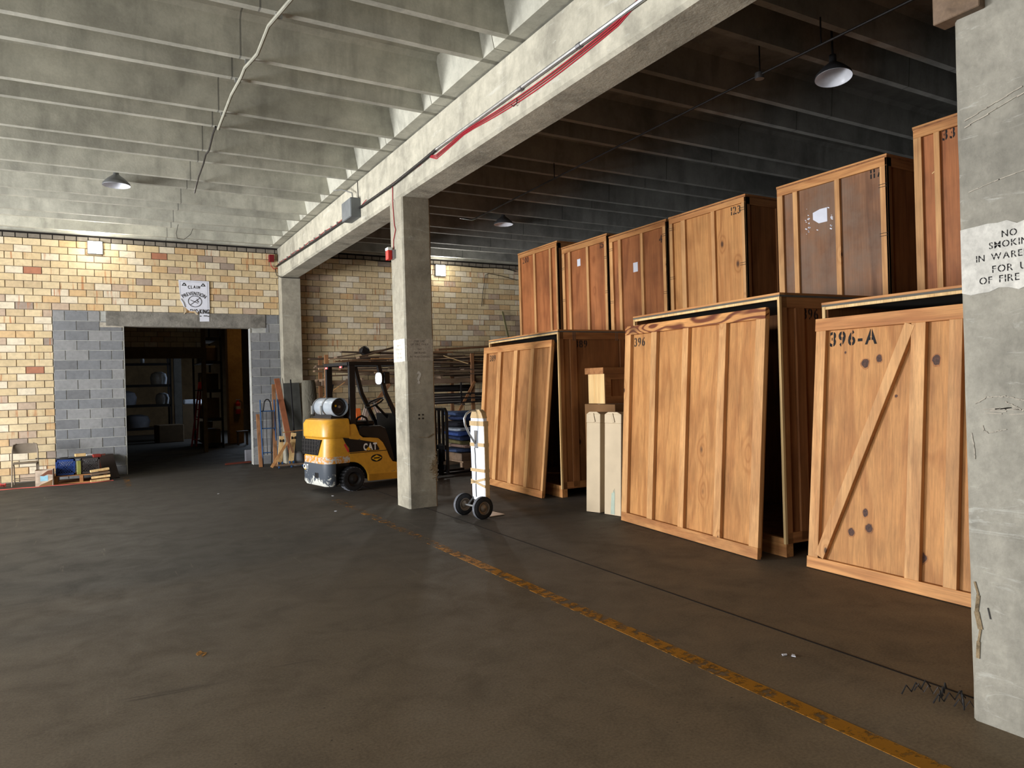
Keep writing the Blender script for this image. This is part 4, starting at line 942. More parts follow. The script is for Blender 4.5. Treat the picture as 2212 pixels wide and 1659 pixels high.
for i, (cn, where) in enumerate(order):
    h = (.07, .075, .085, .08, .09, .07, .12, .09, .09)[i]; rgb = dict(bl)[cn]
    m_ = NM('blanket_'+cn.replace(' ', '_')+str(i), .95, 0, .1); v = m_.coord((1, 1, 1)); nn = m_.noise(v, 9, 4, .6)
    m_.col(m_.mix(1, lin(rgb), m_.ramp(nn, [(.3, K(.7)), (.7, K(1.25))]), 'MULTIPLY')); m_.bump(nn, .6, .02)
    ox, oy = rnd.uniform(-.07, .07), rnd.uniform(-.07, .05); sx, sy = rnd.uniform(.56, .68), rnd.uniform(.40, .46)
    rings = []; N = 28
    for zi, s_ in ((0, .93), (h*.25, 1), (h*.75, 1), (h, .92)):
        rings.append([(math.copysign(abs(math.cos(a))**.35, math.cos(a))*sx*s_+rnd.uniform(-.012, .012), math.copysign(abs(math.sin(a))**.35, math.sin(a))*sy*s_+rnd.uniform(-.012, .012), zi+math.sin(a*2+i)*.012+(0 if zi < h*.5 else rnd.uniform(-.008, .008))) for a in [2*math.pi*k/N+.02 for k in range(N)]])
    o = MB().loft(rings).build('moving_blanket', m_.m, smooth=True); o.location = (6.75+ox, 13.3+oy, zz+.012)
    tag(o, 'folded %s moving blanket, %s' % (cn, where), 'blanket', 'moving blankets piled on the skid')
    for k in range(2):
        mb = MB(); z2 = h*(.35+.3*k)
        mb.tube([(-sx*.98, -sy*.9, z2), (-sx*.5, -sy-.004, z2+.006), (0, -sy-.006, z2-.004), (sx*.5, -sy-.004, z2+.004), (sx*.95, -sy*.92, z2)], .009, 5).build('folded_edge', m_.m, o, smooth=True)
    zz += h+.006

# ------------------------------------------------------------------ leaning clutter left of the forklift
loose('long brown board leaning upright, left leg of the inverted V', (3.245, 16.18, 0.0), (3.375, 16.78, 1.80), .08, .035, M['lumber_z'], side=(1, 0, 0))
loose('long reddish board slanting down to the right, right leg of the inverted V', (3.60, 15.98, 0.05), (3.43, 16.70, 1.93), .12, .03, plain('red_brown_board', (138, 84, 56), .75), side=(1, 0, 0))
loose('short upright plank beside the doorway blocks', (2.955, 16.25, 0), (2.99, 16.66, 1.14), .075, .03, M['lumber_z'], side=(1, 0, 0))
def cart(x0, x1, y, z1, label):
    t = thing('steel_cart_frame', label, 'cart', ((x0+x1)/2, y, 0))
    for x in (x0, x1): MB().tube([(x, y, .0), (x, y+.15, z1)], .014, 6).build('upright', M['blue'], t, world=True)
    for z_ in (.3, .83, 1.21): MB().tube([(x0, y+.12*z_, z_), (x1, y+.12*z_, z_)], .012, 6).build('crossbar', M['blue'], t, world=True)
    MB().tube([(x0+.06, y+.15, 1.21)]+[((x0+x1)/2-.07*math.cos(a), y+.15, 1.35+.12*math.sin(a)) for a in [math.pi*k/8 for k in range(9)]]+[(x1-.06, y+.15, 1.21)], .014, 6).build('loop', M['darksteel'], t, world=True)
    for i in range(4):
        x = x0+(x1-x0)*(i+.5)/4; MB().tube([(x, y+.08, .25), (x+.01, y+.15, 1.2)], .007, 5).build('hook_rod', M['darksteel'], t, world=True)
cart(3.01, 3.31, 16.30, 1.46, 'blue steel cart frame with hooked rods by the doorway blocks')
t = thing('steel_strap_bundle', 'black steel bar leaning among the boards', 'bar', (3.2, 16.2, 0)); MB().tube([(3.13, 16.0, .0), (3.22, 16.3, .75), (3.25, 16.4, 1.2)], .015, 6).build('bar', M['darksteel'], t, world=True)
loose('blue pole leaning behind the inverted V boards', (3.42, 16.3, 0), (3.42, 16.6, 1.46), .03, .03, M['blue'], side=(1, 0, 0), name='pole', cat='pole')
def dolly(label, p, q, w, th):
    t = thing('wooden_dolly', label, 'dolly', tuple((Vector(p)+Vector(q))/2))
    MB().bar(p, q, w, th, (1, 0, 0)).build('deck', M['pine_light'], t, world=True, bevel=.003)
    d = (Vector(q)-Vector(p)).normalized()
    for f_ in (.1, .85):
        c_ = Vector(p).lerp(Vector(q), f_)+Vector((0, -.05, 0))
        for s_ in (-.35, .35):
            cc = c_+Vector((s_*w, 0, 0)); k_ = MB().lathe(cc-Vector((.012, 0, 0)), (1, 0, 0), [(0, .0), (0, .03), (.025, .03), (.025, 0)], 14).build('caster', M['blue'] if f_ < .5 else M['rubber'], t, world=True)
dolly('pale wooden dolly leaning on end, left of two', (3.27, 15.85, .035), (3.37, 16.05, .66), .10, .022)
dolly('pale wooden dolly leaning on end, right of two', (3.50, 15.85, .035), (3.63, 16.05, .72), .11, .022)
loose('light board slanting on the floor in front of the dollies', (3.08, 15.75, .03), (3.46, 15.92, .53), .06, .022, M['pine_v'], side=(1, 0, 0))
loose('dark brown brace between the two dollies', (3.44, 15.9, .66), (3.57, 15.88, .3), .05, .02, M['lumber_z'], side=(1, 0, 0))
loose('thin lath lying across the tops of the dollies', (3.37, 15.96, .745), (3.93, 16.05, .775), .02, .02, M['pine_v'])
loose('dark sheet of board leaning on the pilaster', (3.74, 16.35, .0), (3.72, 16.58, 1.82), .36, .025, plain('dark_tarp_board', (66, 66, 62), .9), side=(1, 0, 0))
loose('black post leaning before the dark sheet', (3.70, 16.2, .0), (3.68, 16.45, 1.9), .03, .02, M['black'], side=(1, 0, 0), name='pole', cat='pole')
m = NM('grey_canvas', .9, 0, .1); v = m.coord((1, 1, .5)); n = m.noise(v, 6, 4, .6, .5); m.col(m.mix(n, lin((110, 106, 94)), lin((84, 80, 70)))); m.bump(n, .9, .05)
o = MB().loft([[(.155*math.cos(a)*s_+dx, .09*math.sin(a)*s_, z_) for a in [2*math.pi*k/14 for k in range(14)]] for z_, s_, dx in ((0, 1, -.02), (.3, .92, -.01), (.7, 1.05, .0), (1.1, .95, .0), (1.5, 1.08, .01), (1.8, 1.0, .0), (1.87, .8, 0))]).build('rolled_canvas', m.m, smooth=True)
o.location = (4.02, 16.2, 0); tag(o, 'tall rolled grey canvas standing beside the dark sheet', 'canvas roll')
loose('long black bar slanting behind the forklift rear', (3.60, 13.9, 0.0), (4.12, 14.6, 1.75), .03, .03, M['black'], name='pole', cat='pole', side=(1, 0, 0))
t = thing('red_crate', 'red plastic crate behind the forklift bumper', 'crate', (3.95, 16.0, 0)); MB().bx(3.84, 4.12, 15.9, 16.15, 0, .24).build('crate_shell', plain('red_plastic', (140, 32, 40), .5), t, world=True, bevel=.006)
for z_ in (.08, .15): MB().bx(3.835, 4.125, 15.895, 16.155, z_, z_+.02).build('rib', M['red'], t, world=True)
o = MB().loft([[(.13*math.cos(a)*s_, .1*math.sin(a)*s_, z_) for a in [2*math.pi*k/12 for k in range(12)]] for z_, s_ in ((0, 1), (.12, 1.1), (.26, .8), (.32, .3))]).build('grey_sack', plain('grey_sack', (96, 96, 98), .9), smooth=True); o.location = (3.72, 15.98, 0); tag(o, 'slumped grey sack beside the red crate', 'sack')
t = thing('furniture_dolly', 'low dolly on blue casters on the floor by the leaning boards', 'dolly', (3.45, 15.7, 0))
MB().bx(3.18, 3.75, 15.65, 15.72, .05, .08).build('deck', M['lumber'], t, world=True)
for x in (3.22, 3.48, 3.72): MB().lathe((x-.012, 15.68, .025), (1, 0, 0), [(0, 0), (0, .025), (.025, .025), (.025, 0)], 12).build('caster', M['blue'], t, world=True)

# ------------------------------------------------------------------ chair, boxes and pallet by the left of the doorway
ch = thing('folding_chair', 'taupe metal folding chair against the brick wall', 'chair', (-1.30, 16.35, 0), R(3))
CM = M['beige_metal']
for s_ in (-1, 1):
    MB().tube([(s_*.21, -.20, .0), (s_*.205, -.05, .40), (s_*.20, .06, .66), (s_*.185, .09, .76), (s_*.13, .10, .785)], .012, 8).build('leg', CM, ch, smooth=True)
    MB().tube([(s_*.18, .22, 0), (s_*.18, .05, .36), (s_*.18, -.12, .43)], .012, 8).build('leg', CM, ch, smooth=True)
MB().loft([[(-.19, .075, .60), (0, .105, .592), (.19, .075, .60), (.19, .085, .60), (0, .115, .592), (-.19, .085, .60)], [(-.205, .085, .68), (0, .118, .68), (.205, .085, .68), (.205, .095, .68), (0, .128, .68), (-.205, .095, .68)],
           [(-.19, .095, .775), (0, .125, .79), (.19, .095, .775), (.19, .105, .775), (0, .135, .79), (-.19, .105, .775)]]).build('backrest', CM, ch, smooth=True)
MB().bx(-.19, .19, -.22, .14, .415, .44).build('seat', CM, ch, bevel=.01, seg=3)
for z_, y in ((.12, -.165), (.12, .165)): MB().tube([(-.19, y, z_), (.19, y, z_)], .008, 6).build('crossbar', CM, ch)
def small_box():
    t = thing('torn_carton', 'torn pale cardboard box with a blue label by the chair', 'carton', (-.97, 15.95, 0), R(-3))
    cb = plain('torn_cardboard', (196, 176, 156), .85, var=.22, scale=7)
    for a in ((-.14, .14, -.12, -.115), (-.14, .14, .115, .12)): MB().bx(a[0], a[1], a[2], a[3], 0, .30).build('wall_panel', cb, t)
    for x in (-.14, .135): MB().bx(x, x+.005, -.12, .12, 0, .31).build('wall_panel', cb, t)
    MB().bx(-.14, .14, -.12, .12, 0, .006).build('bottom', cb, t)
    MB().bx(-.06, .06, -.122, -.1205, .10, .20).build('blue_label', plain('blue_label', (150, 196, 214), .8), t, label='pale blue label')
    MB().prism([(-.07, .20), (-.02, .23), (.06, .29), (.13, .30), (.13, .21), (.05, .22), (.0, .19)], lambda a, b, d: (a, d, b), -.1225, -.1205).build('torn_patch', plain('torn_brown', (112, 72, 54), .9), t)
    MB().prism([(-.10, .0), (.12, .0), (.13, .12), (.05, .08), (-.05, .04)], lambda a, b, d: (a, d, b), -.1225, -.1205).build('torn_patch', M['cardbrown'], t)
small_box()
pl_ = thing('wooden_pallet', 'small wooden pallet under the milk crates', 'pallet', (-.38, 16.25, 0))
for x in (-.83, -.42, -.02): MB().bx(x, x+.06, 15.98, 16.62, .02, .14).build('stringer', M['pine_x'], pl_, world=True)
for i in range(5): MB().bx(-.85, .06, 15.97+.14*i, 16.08+.14*i, .14, .158).build('deck_board', M['pine_x'], pl_, world=True, bevel=.002)
for i in range(3): MB().bx(-.85, .06, 15.97+.28*i, 16.06+.28*i, 0, .02).build('bottom_board', M['pine_x'], pl_, world=True)
def milk(label, x, y, w, mat, kind):
    t = thing('milk_crate', label, 'crate', (x, y, .159)); h = .30
    for sx in (-1, 1):
        for sy in (-1, 1): MB().bx(sx*w/2-.02*(sx > 0), sx*w/2+.02*(sx < 0), sy*w/2-.02*(sy > 0), sy*w/2+.02*(sy < 0), 0, h).build('corner_post', mat, t)
    for z_ in (0, h-.035):
        for s_ in (-1, 1):
            MB().bx(-w/2, w/2, s_*w/2-(.012 if s_ > 0 else 0), s_*w/2+(.012 if s_ < 0 else 0), z_, z_+.035).bx(s_*w/2-(.012 if s_ > 0 else 0), s_*w/2+(.012 if s_ < 0 else 0), -w/2, w/2, z_, z_+.035).build('rim' if z_ else 'bottom_rim', mat, t)
    MB().bx(-w/2, w/2, -w/2, w/2, 0, .008).build('base', mat, t)
    mb = MB()
    for s_ in (-1, 1):
        for k in range(-7, 8):
            for dr in (-1, 1):
                a = k*.045; p = [max(-w/2, min(w/2, a-dr*.13)), max(-w/2, min(w/2, a+dr*.13))]
                mb.bar((a-dr*.11 if abs(a-dr*.11) < w/2 else math.copysign(w/2, a-dr*.11), s_*(w/2-.006), .035), (a+dr*.11 if abs(a+dr*.11) < w/2 else math.copysign(w/2, a+dr*.11), s_*(w/2-.006), h-.035), .008, .008, (0, 1, 0))
    mb.build('lattice', mat, t, kind='stuff')
    MB().bx(-w/2+.02, w/2-.02, -w/2+.03, w/2-.03, .01, h*.55).build('contents', M['black'], t)
    return t
milk('blue milk crate on the pallet with a frying pan on top', -.645, 16.15, .31, plain('blue_plastic', (38, 62, 120), .45), 0)
milk('dark grey milk crate on the pallet heaped with odds and ends', -.24, 16.18, .31, plain('grey_plastic', (58, 52, 50), .55), 1)
pan = thing('shallow_pan', 'shiny shallow pan lying on the blue crate', 'pan', (-.60, 16.12, .462)); MB().lathe((0, 0, 0), (0, 0, 1), [(0, 0), (0, .13), (.025, .155), (.028, .15), (.006, .125), (.005, 0)], 26).build('bowl', M['darkenamel'], pan, smooth=True); MB().bar((.14, .0, .02), (-.0, .0, .02), .01, .01).build('rivet', M['steel'], pan); MB().bar((-.15, 0, .02), (-.52, -.05, .05), .022, .012, (0, 1, 0)).build('handle', M['darkenamel'], pan)
rnd = random.Random(2)
def odd(label, name, cat, p, s_, mat, rz=0, rx=0, bev=.006):
    o = MB().bx(-s_[0]/2, s_[0]/2, -s_[1]/2, s_[1]/2, 0, s_[2]).build(name, mat, bevel=bev); o.location = p; o.rotation_euler = (rx, 0, rz); tag(o, label, cat); return o
odd('dark tray lying across the grey milk crate', 'tray', 'tray', (-.34, 16.14, .462), (.34, .24, .03), M['darkenamel'], .1)
odd('pale wood block on the tray', 'wood_block', 'block', (-.40, 16.10, .495), (.18, .12, .055), M['pine_light'], .15)
odd('red cloth bundle on the grey milk crate', 'red_cloth', 'cloth', (-.13, 16.10, .46), (.15, .14, .06), plain('red_cloth', (130, 44, 36), .9), .2, 0, .012)
odd('small yellow-green tin between the milk crates', 'tin', 'tin', (-.43, 16.04, .159), (.07, .07, .26), plain('yellow_green', (150, 150, 80), .5), .2)
odd('curled white strip on the tray', 'paper_strip', 'paper', (-.25, 16.08, .50), (.12, .02, .03), M['whitedecal'], .4)
for k_, (x, y, rz, lb) in enumerate(((-.08, 15.88, .12, 'bottommost of the short plank stack'), (-.06, 15.90, -.06, 'second from the bottom of the short plank stack'), (-.07, 15.90, .10, 'second from the top of the short plank stack'), (-.08, 15.90, .14, 'topmost of the short plank stack'))):
    o = MB().bx(-.16, .16, -.045, .045, 0, .042).build('short_plank', M['pine_light'] if k_ != 2 else M['lumber'], bevel=.004); o.location = (x-.0, y, .062*k_+(.002*k_)); o.rotation_euler = (0, (-.04, -.05, -.05, -.07)[k_]*1.3, rz)
    o.location.z += .012
    tag(o, 'short pale plank, '+lb, 'plank', 'short planks stacked by the pallet')
loose('dark board leaning on the blocks by the doorway', (.13, 16.3, 0), (.03, 16.85, .44), .26, .02, plain('very_dark_board', (44, 34, 30), .8), side=(1, 0, 0))
loose('reddish board leaning behind the dark one', (-.02, 16.5, 0), (-.06, 16.86, .46), .16, .02, plain('reddish', (84, 42, 32), .8), side=(1, 0, 0))
cord = MB(); pts = [(-2.6, 15.75, .008)]
for i in range(30): x = -2.5+i*.091; pts.append((x, 15.83+.03*math.sin(x*5)-.08*math.exp(-((x+.9)**2)*3)+.02*math.sin(x*13), .008))
pts += [(.14, 15.86, .008), (.12, 15.98, .008)]
cord.tube(pts, .007, 6).build('extension_cord', plain('orange_cord', (206, 96, 84), .6), smooth=True)
tag(bpy.data.objects['extension_cord'], 'orange extension cord along the floor by the pallet', 'cord')
o = MB().tube([(-1.72+.12*math.cos(a)*(1+.05*math.sin(3*a)), 16.2+.14*math.sin(a), .02+.012*math.sin(5*a)+a*.003) for a in [k*.35 for k in range(44)]], .007, 6).build('cord_coil', plain('red_cord', (190, 70, 66), .6), smooth=True); tag(o, 'loose coil of red cord left of the folding chair', 'cord')
# wire chairs of rebar at the foot of the near pillar
wm = thing('wire_rebar_chairs', 'tangle of black wire rebar chairs at the foot of the near pillar', 'wire', (3.62, 2.02, 0))
rnd = random.Random(33)
for i in range(6):
    x, y, a = 3.60+rnd.uniform(-.06, .08), 1.93+.052*i, rnd.uniform(0, 3)
    pts = []
    for k in range(7): pts.append((x+math.cos(a)*(k-3)*.035, y+math.sin(a)*(k-3)*.02, .012+.04*(k % 2)))
    MB().tube(pts, .004, 5).build('bent_wire', M['darksteel'], wm, world=True)
# bits of litter on the floor
for i, (x, y) in enumerate(((3.47, 2.9), (3.50, 2.86), (3.05, 11.0), (2.7, 9.6), (1.6, 12.5))):
    o = MB().prism([(-.02, -.008), (.01, -.014), (.022, .0), (-.006, .012)], lambda a, b, d: (a, b, d), .002, .006).build('paper_scrap', M['paper']); o.location = (x, y, 0); o.rotation_euler = (0, 0, i)
    tag(o, ('pale paper scrap near the pillar foot, larger', 'tiny pale paper scrap near the pillar foot', 'paper scrap on the floor before the forklift', 'paper scrap beside the faded yellow line', 'paper scrap on the open floor toward the doorway')[i], 'scrap')

# ------------------------------------------------------------------ conduit, cables, lamps and signs
def clips(pts, r, mat, par, zt=None):
    for p in pts: MB().bx(p[0]-.03, p[0]+.03, p[1]-.012, p[1]+.012, p[2]-r, p[2]+r+.02).build('clip', mat, par)
cd = MB().tube([(1.44, 4.6, 4.90), (1.44, 5.95, 4.89), (1.36, 6.55, 4.90), (1.355, 7.05, 4.86), (1.35, 7.25, 4.89), (1.305, 7.44, 4.87), (1.32, 7.75, 4.90), (1.30, 8.25, 4.90), (1.31, 9.37, 4.885)], .017, 8).build('ceiling_conduit', M['wire'], smooth=True)
tag(cd, 'bent pale conduit crossing the ceiling ribs, near length', 'conduit')
clips([(1.41, 6.37, 4.91), (1.31, 7.90, 4.915), (1.33, 7.40, 4.915), (1.31, 8.93, 4.915), (1.31, 9.42, 4.915)], .015, M['galv'], cd)
cd = MB().tube([(1.275, 9.33, 4.895), (1.28, 9.6, 4.90), (1.31, 10.25, 4.885), (1.30, 10.5, 4.905), (1.305, 10.8, 4.87), (1.33, 11.6, 4.90), (1.36, 12.45, 4.87)], .012, 8).build('ceiling_conduit', M['darksteel'], smooth=True)
tag(cd, 'thin dark rod crossing the ceiling ribs, far length', 'conduit')
# conduit and red cables along the beam
bc = thing('beam_conduit', 'steel conduit strapped along the beam face with red fire-alarm cable', 'conduit', (3.545, 8, 4.49))
MB().tube([(3.548, 1.9, 4.478), (3.548, 4.1, 4.482), (3.548, 7.86, 4.50)], .019, 8).build('bright_pipe', M['galv'], bc, smooth=True, world=True)
MB().tube([(3.548, 7.86, 4.50), (3.548, 8.3, 4.48), (3.548, 9.3, 4.455), (3.548, 10.8, 4.47)], .02, 8).build('dark_pipe', M['darksteel'], bc, smooth=True, world=True)
MB().tube([(3.548, 11.32, 4.44), (3.548, 14, 4.47), (3.548, 16.9, 4.52)], .02, 8).build('dark_pipe', M['darksteel'], bc, smooth=True, world=True)
for y in (4.9, 5.87): MB().tube([(3.548, y-.03, 4.485), (3.548, y+.03, 4.486)], .024, 8).build('coupling', M['steel'], bc, world=True)
for i in range(14): y = 11.6+.38*i; MB().bx(3.52, 3.57, y, y+.02, 4.44+.0145*(y-11.3), 4.49+.0145*(y-11.3)).build('strap', M['galv'], bc, world=True)
rnd = random.Random(2)
for k in range(3):
    pts = []
    for i in range(36):
        y = 1.9+i*.25
        sag = -.055*abs(math.sin((y-4.1)*1.05)) if y > 4.2 and y < 8 else .03
        pts.append((3.552+.006*k, y, 4.478+.022*(y > 8.1)*0+sag*(1+.18*k)-.012*k+(-.03 if y > 8.2 else 0)))
    MB().tube(pts, .006, 5).build('red_cable', M['redwire'], bc, smooth=True, world=True)
pts = [(3.55, 11.3+.25*i, 4.475+.0145*.25*i+.012*math.sin(i*1.3)) for i in range(23)]; MB().tube(pts, .006, 5).build('red_cable', M['redwire'], bc, smooth=True, world=True)
MB().tube([(3.55, 10.5, 4.52), (3.55, 10.85, 4.47)], .006, 5).build('red_cable', M['redwire'], bc, world=True)
MB().tube([(3.555, 5.95, 4.43), (3.545, 5.94, 4.37), (3.53, 5.98, 4.35), (3.53, 6.02, 4.38)], .005, 5).build('hook', M['darksteel'], bc, world=True)
jb = thing('junction_box', 'grey steel junction box on the beam face', 'box', (3.55, 11.07, 4.35))
MB().bx(3.41, 3.57, 10.83, 11.30, 4.33, 4.63).build('box_body', plain('grey_box', (112, 116, 118), .5, .2), jb, world=True, bevel=.006)
MB().bx(3.405, 3.41, 10.84, 11.29, 4.34, 4.62).build('cover', plain('grey_cover', (122, 126, 128), .5, .2), jb, world=True)
MB().tube([(3.50, 11.0, 4.63), (3.50, 11.03, 4.75), (3.42, 11.3, 4.86), (3.38, 11.62, 4.92)], .010, 6).build('flexible_conduit', M['galv'], jb, world=True, smooth=True)
MB().tube([(3.56, 10.92, 4.63), (3.56, 10.93, 4.91)], .006, 5).build('feed_wire', M['darksteel'], jb, world=True)
sb_ = thing('fire_alarm_strobe', 'red fire alarm strobe on the column', 'alarm', (3.56, 9.48, 3.5))
MB().bx(3.535, 3.57, 9.36, 9.50, 3.44, 3.56).build('back_box', M['steel'], sb_, world=True)
MB().bx(3.475, 3.535, 9.41, 9.52, 3.43, 3.56).build('strobe_body', M['red'], sb_, world=True, bevel=.005)
MB().bx(3.472, 3.537, 9.41, 9.52, 3.56, 3.60).build('strobe_lens', M['whitedecal'], sb_, world=True, bevel=.004)
MB().tube([(3.562, 9.40, 4.45), (3.562, 9.41, 4.2), (3.562, 9.37, 3.9), (3.562, 9.33, 3.83), (3.562, 9.42, 3.70), (3.562, 9.43, 3.56)], .006, 5).build('drop_cable', M['redwire'], sb_, world=True, smooth=True)
bl_ = thing('wall_alarm_box', 'dark red alarm box on the bricks at the beam end', 'alarm', (3.40, 16.9, 4.65))
MB().bx(3.36, 3.47, 16.80, 16.915, 4.60, 4.76).build('box_body', plain('dark_red', (110, 20, 28), .4), bl_, world=True, bevel=.005)
MB().tube([(3.40, 16.86, 4.60), (3.41, 16.88, 4.52), (3.47, 16.88, 4.44), (3.55, 16.88, 4.47)], .009, 6).build('whip', M['redwire'], bl_, world=True, smooth=True)
MB().tube([(3.50, 16.88, 4.45), (3.535, 16.89, 4.30), (3.55, 16.6, 4.22), (3.8, 16.58, 4.21), (3.99, 16.58, 4.215)], .008, 6).build('black_wire', M['black'], bl_, world=True, smooth=True)

# square wall floodlights
def flood(label, x0, x1, z0, z1, power):
    t = thing('wall_floodlight', label, 'floodlight', ((x0+x1)/2, Yw-.05, (z0+z1)/2))
    MB().bx(x0-.012, x1+.012, Yw-.09, Yw-.021, z0-.012, z1+.012).build('housing', M['steel'], t, world=True, bevel=.01)
    MB().bx(x0, x1, Yw-.098, Yw-.0905, z0, z1).build('lamp_face', M['lampface'], t, world=True, bevel=.006)
    l = area('floodlight_glow', ((x0+x1)/2, Yw-.11, (z0+z1)/2), (R(90), 0, R(0)), x1-x0, z1-z0, power, (1, .96, .88)); l.rotation_euler = (R(-90), 0, 0)
    l2 = bpy.data.lights.new('floodlight_spill', 'POINT'); l2.energy = power*.25; l2.shadow_soft_size = .1; l2.color = (1, .96, .88)
    o2 = bpy.data.objects.new('floodlight_spill', l2); C.objects.link(o2); o2.location = ((x0+x1)/2, Yw-.30, (z0+z1)/2)
flood('glowing square floodlight on the brick wall left of the beam', -.185, .064, 4.557, 4.80, 45)
flood('glowing square floodlight on the brick wall right of the column', 7.50, 7.76, 4.50, 4.77, 40)
# unlit dish reflectors
def dish(label, x, y, z, r, tilt=(0, 0), top=4.945, ext='darkenamel'):
    t = thing('dish_lamp', label, 'lamp', (x, y, z)); t.rotation_euler = (tilt[0], tilt[1], 0)
    MB().lathe((0, 0, 0), (0, 0, 1), [(0, r), (.03, r*.97), (.10, r*.62), (.15, r*.28), (.17, r*.2), (.24, r*.2), (.24, 0)], 32).build('shade', M[ext], t, smooth=True)
    MB().lathe((0, 0, 0), (0, 0, 1), [(-.002, r*.99), (.028, r*.95), (.095, r*.60), (.145, r*.26), (.145, 0)], 32).build('white_reflector', M['whiteenamel'], t, smooth=True)
    MB().tube([(0, 0, min(.22, top-z-.05)), (0, 0, top-z)], .012, 6).build('stem', M['darksteel'], t)
dish('unlit dish lamp between the ribs of the left ceiling', .255, 12.22, 4.80, .19, top=5.30, ext='steel')
dish('unlit dish lamp in the dark ceiling over the numbered crates', 6.40, 4.55, 4.62, .175, (-.10, .12), top=5.30)
dish('unlit dish lamp in the dark ceiling beside the far floodlight', 6.92, 12.24, 4.80, .19, top=5.30, ext='steel')
# sprinkler pipe in the right bay
sp = thing('ceiling_pipe', 'thin dark pipe hung under the dark right-hand ceiling', 'pipe', (5.85, 8, 4.7))
MB().tube([(5.80, 1.5, 4.70), (5.82, 4.97, 4.70), (5.99, 11.74, 4.70), (6.0, 12.3, 4.86)], .013, 8).build('pipe', M['darksteel'], sp, smooth=True, world=True)
MB().lathe((5.822, 4.97, 4.66), (0, 0, 1), [(0, .0), (0, .045), (.06, .045), (.06, 0)], 16).build('junction', M['steel'], sp, world=True, smooth=True)
for y in (4.97, 4.25, 8.9): MB().tube([(5.83+(y-5)*.025, y, 4.70), (5.83+(y-5)*.025, y, 4.95 if y != 4.97 else 5.0)], .008, 6).build('hanger', M['darksteel'], sp, world=True)
# wires along the right brick wall
w_ = MB().tube([(4.0, 16.88, 4.83)]+[(4.0+.4*i, 16.89, 4.79+.012*math.sin(i*2)) for i in range(1, 15)]+[(9.9, 16.89, 4.74)], .01, 5).build('wall_cable', M['black'], smooth=True); tag(w_, 'black cable strung along the top of the right brick wall', 'cable')
w_ = MB().tube([(9.92, 16.89, 4.50), (9.4, 16.89, 4.60), (9.05, 16.89, 4.64), (8.95, 16.89, 4.60), (8.86, 16.89, 4.1), (8.81, 16.89, 3.75)], .007, 5).build('hanging_wire', M['darksteel'], smooth=True); tag(w_, 'thin wire hanging down the bricks right of the far floodlight', 'wire')
loose('tall greenish stick leaning on the bricks behind crate 200', (9.62, 16.55, 2.0), (9.42, 16.85, 3.63), .05, .03, plain('green_stick', (110, 104, 74), .8), side=(1, 0, 0))
# loop of wire under the ceiling near the left bricks
w_ = MB().tube([(1.35, 15.2, 4.93), (1.33, 15.4, 4.80), (1.36, 15.6, 4.74), (1.5, 15.8, 4.76), (1.62, 15.7, 4.86), (1.64, 15.5, 4.93)], .005, 5).build('wire_loop', M['darksteel'], smooth=True); tag(w_, 'thin wire loop drooping from the ceiling above the poster', 'wire')

# torn poster over the lintel
po = thing('wall_poster', 'torn white no-smoking poster over the doorway lintel', 'poster', (1.77, Yw-.05, 3.65))
px0, px1, pz1 = 1.475, 2.085, 4.10
sc = .61
# outline in poster units: x 0..1 (width), z measured down from the top
poly = [(0, 0), (1, .01), (1.0, .9), (1.005, 1.02), (.985, 1.04), (.975, 1.45), (.66, 1.46), (.66, 1.20), (.645, 1.09), (.60, 1.09), (.60, 1.14), (.565, 1.19), (.52, 1.14), (.46, 1.09), (.38, 1.10), (.30, 1.07), (.17, .94), (.14, .80), (.05, .65), (.02, .4)]
mp = lambda a, b, d: (px0+a*sc, Yw-.042-.003*math.sin(a*5)*(b > .3)-d, pz1-b*sc)
MB().prism(poly, mp, 0, .003).build('sheet', M['paper'], po, world=True)
MB().prism([(.155, .95), (.19, 1.0), (.22, 1.12), (.17, 1.20), (.14, 1.21), (.16, 1.08)], mp, 0, .006).build('torn_strip', M['cardboard'], po, world=True)
MB().prism([(.45, 1.10), (.50, 1.07), (.62, 1.21), (.56, 1.23)], mp, 0, .012).build('torn_strip', M['cardboard'], po, world=True)
MB().prism([(.05, .66), (.14, .80), (.18, .96), (.16, .97), (.10, .82), (.03, .68)], mp, .0, .02).build('curled_edge', M['paper'], po, world=True)
ink = M['ink']; yp = Yw-.0495
def arc_text(t, cx, cz, rad, h, cond, bold, spread):
    n = len(t); k = h/.7
    ws = [glyph(c_, bold)[2]*cond*k/rad for c_ in t]; gp = (spread*n-sum(ws))/n; a0 = -(sum(ws)+gp*(n-1))/2
    for i, chh in enumerate(t):
        vs, fs, w = glyph(chh, bold); a = a0+ws[i]/2; a0 += ws[i]+gp
        ca, sa_ = math.cos(a), math.sin(a)
        pts = []
        for (u, v) in vs:
            u2, v2 = (u-w/2)*cond*k, v*k; r_ = rad+v2
            pts.append((cx+math.sin(a)*r_+u2*ca, yp, cz+math.cos(a)*r_-u2*sa_))
        MB().add(pts, fs).build('lettering', ink, po, world=True)
arc_text('CLAIM', 1.775, 3.35, .575, .066, .68, .02, .086)
arc_text('PREVENTION', 1.775, 3.42, .36, .076, .74, .012, .128)
for cx in (1.583, 1.96):
    mb = MB().prism([(-.048, 0), (.048, 0), (.012, .062), (-.012, .062)], lambda a, b, d: (cx+a, yp+d, 3.978+b), 0, .001).build('symbol_triangle', ink, po, world=True)
    MB().add([(cx+.014*math.cos(a), yp-.001, 4.003+.014*math.sin(a)) for a in [2*math.pi*k/12 for k in range(12)]], [tuple(range(12))]).build('symbol_dot', M['paper'], po, world=True)
N = 40; mb = MB()
